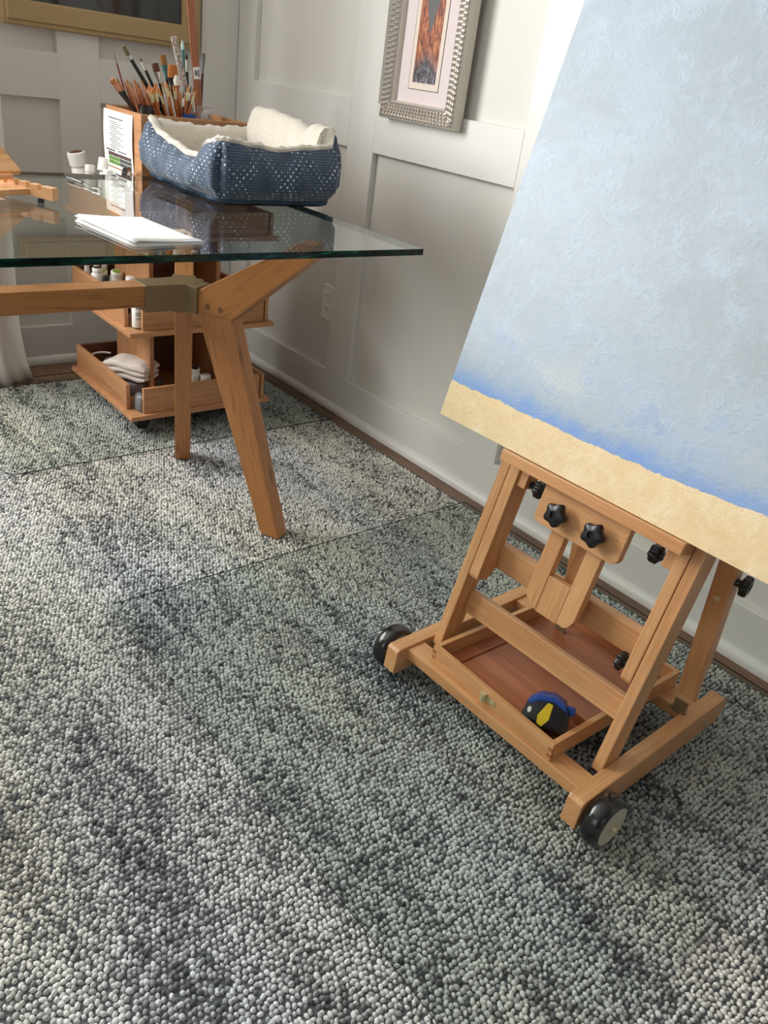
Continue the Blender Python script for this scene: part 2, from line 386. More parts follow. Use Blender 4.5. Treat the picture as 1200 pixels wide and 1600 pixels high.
def thing(name, label, cat, loc=(0, 0, 0), rz=0.0, group=None):
    o = bpy.data.objects.new(name, None); COL.objects.link(o); o.location = loc; o.rotation_euler = (0, 0, rz)
    o.empty_display_size = 0.05
    return tag(o, label, cat, group)
def struct(name, mb, mat, parent=None, bev=0.0, **k):
    o = obj(name, mb, mat, parent, bev, **k)
    if parent is None: o['kind'] = 'structure'
    return o
def dup(o, parent=None, loc=None):
    c = o.copy(); COL.objects.link(c)
    if parent is not None: c.parent = parent
    if loc is not None: c.location = loc
    for ch in list(o.children):
        dup(ch, c)
    return c

# ------------------------------------------------------------------ the room
RX, FY = 1.760, 3.050          # board faces of the right and far walls
DB = 0.021                     # depth of the panels behind the boards
LX, BY, CZ = -3.6, -4.1, 2.60
FZ = -0.010
fl = struct('floor', MB().box(LX - .1, RX + .15, BY - .1, FY + .15, FZ - .06, FZ - .012), 'rug_back')
plank = None
pw = 0.127
x = RX + 0.03; i = 0
while x > LX:
    y = BY - [0, .7, .35, 1.05][i % 4]
    while y < FY:
        y0, y1 = max(y, BY), min(y + 1.5, FY)
        if y1 - y0 > .05:
            obj('plank', MB().box(x - pw + .0008, x - .0008, y0 + .0008, y1 - .0008, FZ - .012, FZ), 'floor_wood', fl, 0.0008, grain=(0, 1, 0), seg=1)
        y += 1.5
    x -= pw; i += 1

def wall_panels(wall, name_axis, stiles, lo, hi, rails, base):
    """boards proud of the wall sheet; stiles: (a0,a1) along the wall"""
    def bx(a0, a1, z0, z1, d=DB):
        if name_axis == 'right': return MB().box(RX, RX + d, a0, a1, z0, z1)
        return MB().box(a0, a1, FY, FY + d, z0, z1)
    for a0, a1 in stiles: obj('stile', bx(a0, a1, base, CZ), 'trim', wall, 0.0012, seg=1)
    ss = sorted(stiles)
    edges = [(lo, ss[0][0])] + [(ss[k][1], ss[k + 1][0]) for k in range(len(ss) - 1)] + [(ss[-1][1], hi)]
    for a0, a1 in edges:
        if a1 - a0 < .02: continue
        for z0, z1 in rails: obj('rail', bx(a0, a1, z0, z1), 'trim', wall, 0.0012, seg=1)
# right wall
wr = struct('wall_right', MB().box(RX + DB, RX + .15, BY, FY + .15, FZ - .02, CZ), 'wall')
wall_panels(wr, 'right', [(2.928, 3.050), (2.184, 2.320), (1.433, 1.564), (0.683, 0.814), (-0.068, 0.064), (-0.811, -0.681), (-1.555, -1.425), (-2.30, -2.17)], BY, FY, [(0.897, 1.040), (1.86, 2.0)], 0.127)
# far wall, with the window behind the curtain
WF = (-1.90, 0.46, 0.98, 2.34)
wf = struct('wall_far', MB().box(WF[1], RX + .15, FY + DB, FY + .15, FZ - .02, CZ).box(LX - .1, WF[0], FY + DB, FY + .15, FZ - .02, CZ)
            .box(WF[0], WF[1], FY + DB, FY + .15, FZ - .02, WF[2]).box(WF[0], WF[1], FY + DB, FY + .15, WF[3], CZ), 'wall')
wall_panels(wf, 'far', [(1.610, 1.760), (1.087, 1.227), (0.50, 0.61)], 0.61, RX, [(0.906, 1.045), (1.86, 2.0)], 0.133)
# left wall with its window, back wall, ceiling
WL = (-0.85, 1.25, 0.80, 2.40)
wl = struct('wall_left', MB().box(LX - .12, LX, WL[1], FY + .15, FZ - .02, CZ).box(LX - .12, LX, BY - .1, WL[0], FZ - .02, CZ)
            .box(LX - .12, LX, WL[0], WL[1], FZ - .02, WL[2]).box(LX - .12, LX, WL[0], WL[1], WL[3], CZ), 'wall_low_bounce')
WB = (-1.8, 0.0, 0.85, 2.35)
wb = struct('wall_back', MB().box(LX - .1, WB[0], BY - .12, BY, FZ - .02, CZ).box(WB[1], RX + .15, BY - .12, BY, FZ - .02, CZ)
            .box(WB[0], WB[1], BY - .12, BY, FZ - .02, WB[2]).box(WB[0], WB[1], BY - .12, BY, WB[3], CZ), 'wall_low_bounce')
struct('ceiling', MB().box(LX - .12, RX + .15, BY - .12, FY + .15, CZ, CZ + .1), 'ceiling')
def window(n, axis, a0, a1, z0, z1, p):
    t = .05
    def bx(b0, b1, c0, c1, d0=0.0, d1=.05):
        if axis == 'y': return MB().box(b0, b1, p + d0, p + d1, c0, c1)
        return MB().box(p + d0, p + d1, b0, b1, c0, c1)
    fr = MB()
    for q in ((a0, a0 + t, z0, z1), (a1 - t, a1, z0, z1), (a0 + t, a1 - t, z0, z0 + t), (a0 + t, a1 - t, z1 - t, z1), ((a0 + a1) / 2 - t / 2, (a0 + a1) / 2 + t / 2, z0 + t, z1 - t)):
        b = bx(*q); fr.add(b.v, b.f)
    w = struct('window_%d' % n, fr, 'trim')
    obj('pane', bx(a0 + t, a1 - t, z0 + t, z1 - t, .02, .026), 'window_glass', w)
    return w
window(1, 'y', *WF, FY + .085); window(2, 'x', *WL, LX - .11); window(3, 'y', *WB, BY - .11)  # the third, behind the camera, is added for the fill lamp
# baseboards with a rounded shoe moulding
def shoe(p0, p1, inward, along):
    prof = [(0, 0), (-.017, 0), (-.0175, .008), (-.014, .015), (-.008, .0195), (0, .021)]
    return MB().prism(prof, p0, p1, along)
bb = struct('baseboard_right', MB().box(RX, RX + DB, BY, FY, FZ, .127), 'trim', bev=0.0015, seg=1)
obj('shoe_moulding', shoe(BY, FY, 0, lambda a, b, h: (RX + a, h, FZ + b * 1.35)), 'trim', bb, smooth=True)
bb = struct('baseboard_far', MB().box(0.35, RX, FY, FY + DB, FZ, .133), 'trim', bev=0.0015, seg=1)
obj('shoe_moulding', shoe(0.35, RX, 0, lambda a, b, h: (h, FY + a, FZ + b * 1.35)), 'trim', bb, smooth=True)
# outlet on the right wall
o = thing('wall_outlet', 'white double power outlet low on the right wall beside the desk leg', 'outlet', (RX + DB, 2.364, 0.364))
obj('cover_plate', MB().box(-.006, 0, -.036, .036, -.064, .064), 'white_plastic', o, .002)
for dz in (-.024, .024):
    s = obj('socket', MB().prism([(-.017, -.009), (-.012, -.016), (.012, -.016), (.017, -.009), (.017, .009), (.012, .016), (-.012, .016), (-.017, .009)], -.009, -.0055, lambda a, b, h, dz=dz: (h, a, b + dz)), 'white_plastic', o, .0006, seg=1)
    sl = MB()
    for dy in (-.006, .006): sl.box(-.0094, -.009, dy - .0012, dy + .0012, dz - .002, dz + .007)
    sl.box(-.0094, -.009, -.002, .002, dz - .010, dz - .006)
    obj('slots', sl, 'black_ink', s)

# ------------------------------------------------------------------ rug, mats
def vnoise(x, y, seed, ):
    r = np.random.RandomState(seed); T = r.rand(64, 64)
    xi = np.floor(x).astype(int); yi = np.floor(y).astype(int); fx = x - xi; fy = y - yi
    fx = fx * fx * (3 - 2 * fx); fy = fy * fy * (3 - 2 * fy)
    g = lambda a, b: T[a % 64, b % 64]
    return (g(xi, yi) * (1 - fx) + g(xi + 1, yi) * fx) * (1 - fy) + (g(xi, yi + 1) * (1 - fx) + g(xi + 1, yi + 1) * fx) * fy
RUG = (-1.3, 1.688, -0.9, 2.842)
MAT1 = (0.566, 1.690, 0.207, 1.457); MAT2 = (0.562, 1.722, 2.160, 2.888)
rug = thing('area_rug', 'grey and white looped wool rug covering the wooden floor', 'rug', (0, 0, FZ))
obj('backing', MB().box(RUG[0], RUG[1], RUG[2], RUG[3], 0.0002, 0.003), 'rug_back', rug)
def make_pile():
    r = np.random.RandomState(11)
    sx, sy = 0.0086, 0.0090
    X0, X1, Y0, Y1 = -0.10, RUG[1], -0.10, RUG[3]
    nx = int((X1 - X0) / sx); ny = int((Y1 - Y0) / sy)
    gx, gy = np.meshgrid(np.arange(nx), np.arange(ny), indexing='ij')
    px = X0 + (gx + 0.5 * (gy % 2)) * sx + r.normal(0, sx * .15, gx.shape)
    py = Y0 + gy * sy + r.normal(0, sy * .15, gx.shape)
    px = px.ravel(); py = py.ravel(); n = len(px)
    px = np.minimum(px, RUG[1] + r.uniform(-.004, .006, n))
    # tone: streaks running along y, per-tuft scatter
    s = 0.42 * vnoise(px * 15, py * 4.0, 1) + 0.42 * vnoise(px * 34 + 9, py * 10, 2) + 0.20 * vnoise(px * 3.1, py * 1.2 + 4, 3)
    t = np.clip(.63 + (s - 0.52) * 0.92 + r.normal(0, .235, n), 0, 1)
    stops = np.array([0, .18, .36, .55, .75, 1.0]); cols = np.array([[.075, .076, .082], [.17, .172, .178], [.36, .36, .355], [.56, .555, .535], [.70, .695, .665], [.80, .795, .76]])
    c = np.stack([np.interp(t, stops, cols[:, k]) for k in range(3)], 1)
    hue = vnoise(px * 6 + 30, py * 2 + 7, 5)
    c = c * (1 + (hue - .5)[:, None] * np.array([.10, .02, -.16]))
    c = np.clip(c, .02, .85)
    top = r.uniform(-.0030, .0004, n) - FZ
    base = 0.0015
    sz = .74 + .46 * r.rand(n); rx = 0.0042 * sz * (.85 + .25 * r.rand(n)); ry = 0.0054 * sz * (.85 + .3 * r.rand(n))
    ang = r.normal(0, .9, n); ca, sa = np.cos(ang), np.sin(ang)
    K = 6
    prof = [(1.0, 0.0), (0.97, 0.48), (0.62, 0.86)]
    V = np.zeros((n, K * 3 + 1, 3))
    for i, (rr, hh) in enumerate(prof):
        for k in range(K):
            a = 2 * math.pi * (k + .5 * i) / K
            u = rr * math.cos(a) * rx; w = rr * math.sin(a) * ry
            V[:, i * K + k, 0] = px + u * ca - w * sa; V[:, i * K + k, 1] = py + u * sa + w * ca
            V[:, i * K + k, 2] = base + (top - base) * hh
    V[:, -1, 0] = px + r.normal(0, .0012, n); V[:, -1, 1] = py + r.normal(0, .0012, n); V[:, -1, 2] = top
    fs = []
    for i in range(2):
        for k in range(K): fs.append((i * K + k, i * K + (k + 1) % K, (i + 1) * K + (k + 1) % K, (i + 1) * K + k))
    quads = np.array(fs); tris = np.array([(2 * K + k, 2 * K + (k + 1) % K, 3 * K) for k in range(K)])
    nv = 3 * K + 1; offs = (np.arange(n) * nv)
    Q = (quads[None] + offs[:, None, None]).reshape(n, -1); T = (tris[None] + offs[:, None, None]).reshape(n, -1)
    loops = np.concatenate([Q, T], 1).ravel()
    tot = np.tile(np.concatenate([np.full(len(quads), 4), np.full(len(tris), 3)]), n)
    start = np.concatenate([[0], np.cumsum(tot)[:-1]])
    me = bpy.data.meshes.new('pile')
    me.vertices.add(n * nv); me.vertices.foreach_set('co', V.ravel())
    me.loops.add(len(loops)); me.loops.foreach_set('vertex_index', loops.astype(np.int32))
    me.polygons.add(len(tot)); me.polygons.foreach_set('loop_start', start.astype(np.int32))
    me.update(calc_edges=True)
    me.polygons.foreach_set('use_smooth', np.ones(len(tot), bool))
    at = me.attributes.new('tuft', 'FLOAT_COLOR', 'POINT')
    cc = np.ones((n, nv, 4)); cc[:, :, :3] = c[:, None, :]
    at.data.foreach_set('color', cc.ravel())
    me.materials.append(M['rug_pile'])
    o = bpy.data.objects.new('pile', me); COL.objects.link(o); o.parent = rug; o['kind'] = 'stuff'
make_pile()
def rounded(x0, x1, y0, y1, r, n=6):
    P = []
    for cx, cy, a0 in ((x1 - r, y1 - r, 0), (x0 + r, y1 - r, 90), (x0 + r, y0 + r, 180), (x1 - r, y0 + r, 270)):
        for k in range(n + 1):
            a = math.radians(a0 + 90 * k / n); P.append((cx + r * math.cos(a), cy + r * math.sin(a)))
    return P
def sheet(name, label, cat, B, z0, z1, r, mat, edge, ew=0.0012):
    t = thing(name, label, cat, ((B[0] + B[1]) / 2, (B[2] + B[3]) / 2, z0))
    hx, hy = (B[1] - B[0]) / 2, (B[3] - B[2]) / 2
    P = rounded(-hx, hx, -hy, hy, r); h = z1 - z0
    obj('sheet', MB().add([(a, b, h) for a, b in P] + [(a, b, 0) for a, b in P], [tuple(range(len(P))), tuple(range(2 * len(P) - 1, len(P) - 1, -1))]), mat, t, uv=False)
    n = len(P); Q = rounded(-hx + ew, hx - ew, -hy + ew, hy - ew, max(r - ew, .001))
    vs = [(a, b, h) for a, b in P] + [(a, b, 0) for a, b in P] + [(a, b, h + .00005) for a, b in Q]
    fs = [(i, (i + 1) % n, n + (i + 1) % n, n + i) for i in range(n)]
    obj('edge', MB().add(vs, fs), edge, t, uv=False)
    return t
sheet('chair_mat', 'clear glass floor mat under the rolling easel', 'floor mat', MAT1, .0006, .0036, .012, 'mat_sheet', 'mat_edge')
sheet('chair_mat', 'clear glass floor mat with rounded corner under the storage cart', 'floor mat', MAT2, .0006, .0036, .035, 'mat_sheet', 'mat_edge')

# ------------------------------------------------------------------ curtain at the far window
def curtain():
    nu, nv = 60, 40; x0, x1 = 0.46, 0.845
    vs = []; fs = []
    for j in range(nv + 1):
        t = j / nv; z = 0.004 - 0.012 + 2.38 * t
        for i in range(nu + 1):
            s = i / nu; fl = max(0, (0.10 - t) / 0.10)
            x = x0 + (x1 - x0) * s + 0.030 * fl ** 2 * s
            y = 2.885 + 0.030 * math.sin(s * 22 + 0.4 * math.sin(t * 5)) * (0.7 + .3 * math.sin(t * 3)) - 0.02 * fl + .012 * math.sin(s * 40) * fl
            vs.append((x, y, max(z, 0.003 - .010)))
    for j in range(nv):
        for i in range(nu):
            a = j * (nu + 1) + i; fs.append((a, a + 1, a + nu + 2, a + nu + 1))
    o = obj('curtain', MB().add(vs, fs), 'curtain', None, smooth=True, uv=False)
    m = o.modifiers.new('thick', 'SOLIDIFY'); m.thickness = 0.003
    tag(o, 'off-white floor-length curtain hanging at the far left by the wall', 'curtain')
    return o
curtain()
ro = obj('curtain_rod', MB().tube([(-1.9, 2.89, 2.40), (0.95, 2.89, 2.40)], .012, 12), 'steel', None, smooth=True, uv=False)
tag(ro, 'metal curtain rod carrying the off-white curtain above the far window', 'curtain rod')
for bx_ in (-1.8, 0.9): obj('bracket', MB().box(bx_ - .01, bx_ + .01, 2.89, FY + DB, 2.39, 2.41), 'steel', ro)

# ------------------------------------------------------------------ pictures
def mitre(t, name, mat, w, h, d, prof, T):
    """four mitred mouldings; prof = (inset from outer edge, height off wall)"""
    cs = [(-w / 2, -h / 2), (w / 2, -h / 2), (w / 2, h / 2), (-w / 2, h / 2)]
    inn = [(1, 1), (-1, 1), (-1, -1), (1, -1)]
    for k in range(4):
        a, b = cs[k], cs[(k + 1) % 4]; ia, ib = inn[k], inn[(k + 1) % 4]
        vs = []; n = len(prof)
        for p, q in prof: vs.append(T(a[0] + ia[0] * p, a[1] + ia[1] * p, q))
        for p, q in prof: vs.append(T(b[0] + ib[0] * p, b[1] + ib[1] * p, q))
        fs = [(i, (i + 1) % n, n + (i + 1) % n, n + i) for i in range(n)] + [tuple(range(n - 1, -1, -1)), tuple(range(n, 2 * n))]
        obj(name, MB().add(vs, fs), mat, t, grain=(T(1, 0, 0) - T(0, 0, 0)) if k % 2 == 0 else (T(0, 1, 0) - T(0, 0, 0)))
# gold framed picture on the far wall
gw, gh = 0.680, 0.85
t = thing('framed_picture', 'wide gold-painted frame around a dark glazed picture on the far wall', 'picture', (0.914 + gw / 2, FY - .001, 1.108 + gh / 2))
Tg = lambda a, b, q: Vector((a, -q, b))
mitre(t, 'frame_moulding', 'gold', gw, gh, .03, [(0, 0), (0, .018), (.004, .022), (.014, .022), (.018, .029), (.066, .030), (.072, .026), (.074, .012), (.074, 0)], Tg)
obj('glazed_picture', MB().box(-gw / 2 + .07, gw / 2 - .07, -.014, -.010, -gh / 2 + .07, gh / 2 - .07), 'picture_glass', t)
# silver framed print on the right wall
sw, shh, D = 0.333, 0.62, .045
cy = (2.128 + 1.797) / 2
t = thing('framed_print', 'narrow street print in a hammered silver frame on the right wall', 'picture', (RX - .004, cy, 1.006 + shh / 2))
Ts = lambda a, b, q: Vector((-q, -a, b))
mitre(t, 'frame_moulding', 'silver_side', sw, shh, D, [(0, 0), (0, .030), (.004, .034), (.046, .030), (.050, .026), (.052, .012), (.052, 0)], Ts)
for ins0, ins1, q0, q1 in ((.0045, .0460, .0346, .0308),):
    fc = MB()
    for k, (a, b) in enumerate((((-1, -1), (1, -1)), ((1, -1), (1, 1)), ((1, 1), (-1, 1)), ((-1, 1), (-1, -1)))):
        P = [(a[0] * (sw / 2 - ins0), a[1] * (shh / 2 - ins0), q0), (b[0] * (sw / 2 - ins0), b[1] * (shh / 2 - ins0), q0), (b[0] * (sw / 2 - ins1), b[1] * (shh / 2 - ins1), q1), (a[0] * (sw / 2 - ins1), a[1] * (shh / 2 - ins1), q1)]
        fc.add([Ts(x, y, q) for x, y, q in P], [(0, 1, 2, 3)])
    obj('frame_face', fc, 'frame_recess', t, uv=False)
st = MB()
def stud(a, b, q, sa, sb):
    c = [(-sa, 0), (0, -sb), (sa, 0), (0, sb)]
    st.add([Ts(a + u, b + v, q) for u, v in c] + [Ts(a + u * .45, b + v * .45, q + .0035) for u, v in c],
           [(0, 1, 5, 4), (1, 2, 6, 5), (2, 3, 7, 6), (3, 0, 4, 7), (4, 5, 6, 7)])
rows = [(.0105, .0343), (.0195, .0335), (.0285, .0327), (.0375, .0318)]
for k, (ins, q) in enumerate(rows):
    pz = .0135
    for side in (0, 1):
        L = (shh if side else sw) - 2 * ins; n = int(L / pz)
        for i in range(n + 1):
            p = -L / 2 + (i + .5 * (k % 2)) * L / n
            if p > L / 2: continue
            if side:
                stud(-sw / 2 + ins, p, q, .0056, .0062); stud(sw / 2 - ins, p, q, .0056, .0062)
            else:
                stud(p, -shh / 2 + ins, q, .0062, .0056); stud(p, shh / 2 - ins, q, .0062, .0056)
s_ = obj('frame_studs', st, 'silver_leaf', t, uv=False); s_['kind'] = 'stuff'
aw0, aw1, ab0 = 1.915, 2.013, 1.112
def flat(name, y0, y1, z0, z1, q, mat, th=.002):
    # on the print, in world y / z
    a0, a1 = cy - y1, cy - y0; b0, b1 = z0 - 1.006 - shh / 2, z1 - 1.006 - shh / 2
    vs = [Ts(a, b, h) for h in (q - th, q) for b in (b0, b1) for a in (a0, a1)]
    me = MB().add(vs, [(0, 2, 3, 1), (4, 5, 7, 6), (0, 1, 5, 4), (2, 6, 7, 3), (0, 4, 6, 2), (1, 3, 7, 5)])
    o = obj(name, me, mat, t, uv=False)
    uvl = o.data.uv_layers.new(name='UVMap')
    for p in o.data.polygons:
        for li in p.loop_indices:
            co = o.data.vertices[o.data.loops[li].vertex_index].co
            uvl.data[li].uv = ((-co.y - a0) / (a1 - a0), (co.z - b0) / (b1 - b0))
    return o
flat('mount', 1.846, 2.080, 1.055, 1.578, .014, 'mount_card')
flat('mount_bevel', 1.898, 2.030, 1.093, 1.530, .0148, 'ink', .0008)
flat('inner_mount', 1.900, 2.028, 1.095, 1.528, .0152, 'bevel_card', .001)
flat('print', aw0, aw1, ab0, 1.51, .0158, 'street_print', .0006)

# ------------------------------------------------------------------ desk
GZ = 0.785
desk = thing('glass_desk', 'glass-topped desk on splayed oiled-wood legs', 'desk', (0.43, 1.83, 0))
DX, DY = 0.43, 1.83
gx0, gx1, gy0, gy1 = -0.44, 1.298, 1.388, 2.292
TH = 0.0135
obj('glass_top', MB().add([(gx0 - DX, gy0 - DY, GZ), (gx1 - DX, gy0 - DY, GZ), (gx1 - DX, gy1 - DY, GZ), (gx0 - DX, gy1 - DY, GZ),
                           (gx0 - DX, gy0 - DY, GZ - TH), (gx1 - DX, gy0 - DY, GZ - TH), (gx1 - DX, gy1 - DY, GZ - TH), (gx0 - DX, gy1 - DY, GZ - TH)],
                          [(0, 1, 2, 3), (7, 6, 5, 4)]), 'glass_top', desk, uv=False)
def mat_gedge():
    m, nt, b = newmat('green_glass_edge')
    n = noise(nt, uvmap(nt, (9, 60, 1)), 1.0, 3, 0.6, 1.5)
    nt.links.new(ramp(nt, n, [(0.40, srgb(3, 22, 20)), (0.58, srgb(5, 44, 38)), (0.66, srgb(12, 84, 68)), (0.76, srgb(36, 146, 114))]), b.inputs['Base Color'])
    b.inputs['Roughness'].default_value = 0.12; b.inputs['Specular IOR Level'].default_value = .25
    return m
M['green_glass_edge'] = mat_gedge()
eg = MB()
for q in ((gx0, gx1, gy0, gy0 + .0015), (gx0, gx1, gy1 - .0015, gy1)): eg.box(q[0] - DX, q[1] - DX, q[2] - DY, q[3] - DY, GZ - TH - .0001, GZ + .0001)
for q in ((gx0, gx0 + .0015, gy0, gy1), (gx1 - .0015, gx1, gy0, gy1)): eg.box(q[0] - DX, q[1] - DX, q[2] - DY, q[3] - DY, GZ - TH - .0001, GZ + .0001)
obj('glass_edge', eg, 'green_glass_edge', desk, grain=(1, 0, 0))
HX = 0.93 - DX
zb = GZ - TH
legup = [(.046, .602), (.054, .552), (.155, .556), (.360, .737), (.360, zb), (.332, zb)]
legup = [(.046, .602), (.055, .556), (.155, .556), (.360, .737), (.360, zb), (.325, zb)]
leglo = [(.055, .556), (.155, .556), (.327, 0), (.272, 0)]
for sgn, hub in ((1, HX), (-1, -HX)):
    for ang in (63, -63):
        a = math.radians(ang); d = Vector((math.cos(a) * sgn, math.sin(a), 0)); n = Vector((-d.y, d.x, 0)); c0 = Vector((hub, 0, 0))
        T = lambda r, z, h, c0=c0, d=d, n=n: c0 + d * r + n * h + Vector((0, 0, z))
        lg = obj('leg', MB().prism(leglo, -.023, .023, T), 'oiled_wood', desk, .0025, grain=d * .25 + Vector((0, 0, -.9)))
        obj('upper_arm', MB().prism(legup, -.0235, .0235, T), 'oiled_wood', lg, .0025, grain=d * .78 + Vector((0, 0, .62)))
        for rr in (.085, .122):
            for k in (-1, 1):
                obj('dowel_plug', MB().lathe([(.0065, 0), (.0065, .0008)], 10, Matrix.Translation(T(rr, .575, k * .0236)) @ (n * k).to_track_quat('Z', 'Y').to_matrix().to_4x4()), 'end_grain', lg, uv=False)
    # three-way metal bracket
    br = obj('hub_bracket', MB().box(min(hub - sgn * .115, hub), max(hub - sgn * .115, hub), -.034, .034, .553, .617), 'bronze', desk, .0015)
    obj('bracket_core', MB().prism([(.050, -.006), (.050, .006), (.004, .040), (-.04, .034), (-.04, -.034), (.004, -.040)], .5485, .6172, lambda a, b, h, hub=hub, sgn=sgn: (hub + sgn * a, b, h)), 'bronze', br, .001)
    for ang in (63, -63):
        a = math.radians(ang); d = Vector((math.cos(a) * sgn, math.sin(a), 0)); n = Vector((-d.y, d.x, 0)); c0 = Vector((hub, 0, 0))
        T = lambda p, c0=c0, d=d, n=n: c0 + d * p.x + n * p.y + Vector((0, 0, p.z))
        obj('sleeve', MB().box(-.028, .058, -.029, .029, .549, .6165, T), 'bronze', br, .0015)
obj('beam', MB().box(-HX + .113, HX - .113, -.030, .030, .565, .615), 'oiled_wood', desk, .0025, grain=(1, 0, 0))

# ------------------------------------------------------------------ easel
TH_E = math.radians(1.5)
ez = thing('rolling_easel', 'wooden studio easel on black wheels holding the large beach painting', 'easel', (.962, .443, .0037), TH_E)
tilt = math.atan(.104 / .415); sT, cT = math.sin(tilt), math.cos(tilt)
def PT(v, L, D): return Vector((.100 + L * sT + D * cT, v, .090 + L * cT - D * sT))
def pbox(v0, v1, L0, L1, D0, D1):
    return MB().box(v0, v1, L0, L1, D0, D1, lambda p: PT(p.x, p.y, p.z))
gL = (sT, 0, cT)
BV = .0022
def rail_poly():   # side profile in (u, z)
    return [(-.002, .033), (.0035, .083), (.010, .090), (.487, .090), (.505, .074), (.507, .052), (.488, .030), (.090, .030), (.088, .048), (.0, .028)]
rp = [(-.003, .033), (.001, .084), (.008, .090), (.488, .090), (.506, .072), (.506, .050), (.490, .030), (.004, .030)]
for v0, v1 in ((0, .031), (.474, .505)):
    r = obj('side_rail', MB().prism(rp, v0, v1, lambda a, b, h: (a, h, b)), 'beech', ez, BV, grain=(1, 0, 0))
    vo = -.0005 if v0 == 0 else .5055
    for uu in (.135, .425):
        obj('bolt_head', MB().lathe([(.0055, 0), (.0055, .0012), (.003, .0018)], 12, Matrix.Translation((uu, vo, .055)) @ Matrix.Rotation(P2 if v0 == 0 else -P2, 4, 'X')), 'steel', r, uv=False)
obj('front_crossbar', MB().box(.030, .077, .031, .474, .060, .085), 'beech', ez, BV, grain=(0, 1, 0))
obj('rear_crossbar', MB().box(.375, .445, .031, .474, .060, .085), 'beech', ez, BV, grain=(0, 1, 0))
# wheels
def wheel(side):
    yc = -.0235 if side < 0 else .5285
    w = obj('wheel', MB().lathe([(.012, -.019), (.030, -.0195), (.041, -.019), (.0475, -.014), (.050, -.006), (.050, .006), (.0475, .014), (.041, .019), (.030, .0195), (.012, .019)], 40,
            Matrix.Translation((.044, yc, .050)) @ Matrix.Rotation(P2, 4, 'X')), 'wheel_black', ez, smooth=True, uv=False)
    for k in (-1, 1):
        obj('hub_cap', MB().lathe([(.0385, 0), (.0385, .0010), (.036, .0016), (.035, .0010), (.008, .0016), (.008, .0022)], 40, Matrix.Translation((.044, yc + k * .0190, .050)) @ Matrix.Rotation(-k * P2, 4, 'X')), 'wheel_grey', w, smooth=True, uv=False)
    ax = MB().tube([(.044, yc - .027, .05), (.044, yc + .027, .05)], .004, 10)
    ax.lathe([(.007, -.004), (.007, .004)], 6, Matrix.Translation((.044, yc + side * .0245, .05)) @ Matrix.Rotation(P2, 4, 'X'))
    obj('axle', ax, 'brass', w, uv=False)
wheel(-1); wheel(1)
# uprights: outer post and sliding inner strip
for o0, o1, i0, i1 in ((.031, .0520, .0535, .0745), (.4480, .4690, .4225, .4465)):
    L0 = -.012
    # foot cut to the top of the rail
    p = obj('upright', pbox(o0, o1, L0, .80, 0, .050), 'beech', ez, BV, grain=gL)
    st_ = MB().prism([(.170, 0), (.163, .004), (.163, .034), (.176, .046), (.19, .050), (.44, .050), (.44, 0)], i0, i1, lambda a, b, h: PT(h, a, b))
    obj('sliding_strip', st_, 'beech', ez, BV, grain=gL)
obj('lower_bar', pbox(.0520, .448, .074, .124, .036, .054), 'beech', ez, BV, grain=(0, 1, 0))
obj('back_bar', MB().box(.200, .222, .040, .4655, .258, .314), 'beech', ez, BV, grain=(0, 1, 0))
obj('canvas_ledge', pbox(.0545, .4490, .4175, .4395, -.040, -.0003), 'beech', ez, BV, grain=(0, 1, 0))
# centre plate with two star knobs
pl_poly = []
for cv, cL, a0 in ((.330, .354, 180), (.172, .358, 270)): pass
v0, v1, L0, L1 = .155, .343, .342, .4170; rr = .014
pp = []
for k in range(7): a = math.radians(180 + 90 * k / 6); pp.append((v0 + rr + rr * math.cos(a), L0 + rr + rr * math.sin(a)))
for k in range(7): a = math.radians(270 + 90 * k / 6); pp.append((v1 - rr + rr * math.cos(a), L0 + rr + rr * math.sin(a)))
pp += [(v1, L1), (v0, L1)]
plate = obj('centre_plate', MB().prism(pp, -.022, -.004, lambda a, b, h: PT(a, b, h)), 'beech', ez, .0015, grain=(0, 1, 0))
def star(c, axis, R=.0205, lobes=5, h=.015):
    """star grip centred at c, pointing along axis"""
    T = Matrix.Translation(c) @ Vector(axis).to_track_quat('Z', 'Y').to_matrix().to_4x4()
    n = lobes * 8; rings = [(.86, 0), (1.0, .002), (1.0, h - .003), (.88, h), (.34, h + .0012), (.34, h - .003), (.01, h - .003)]
    vs = []; fs = []
    for s, z in rings:
        for k in range(n):
            a = 2 * math.pi * k / n; w = R * (1 + .13 * math.cos(lobes * a)) if s > .5 else R
            vs.append(T @ Vector((s * w * math.cos(a), s * w * math.sin(a), z)))
    for i in range(len(rings) - 1):
        for k in range(n): fs.append((i * n + k, i * n + (k + 1) % n, (i + 1) * n + (k + 1) % n, (i + 1) * n + k))
    fs.append(tuple(range(n - 1, -1, -1)))
    mb = MB().add(vs, fs)
    mb.lathe([(.007, -.014), (.007, .001)], 12, T)
    return mb
nF = Vector((-cT, 0, sT))
for v, L in ((.290, .3765), (.207, .3780)): obj('star_knob', star(PT(v, L, -.034), nF), 'black_plastic', ez, smooth=True, uv=False)
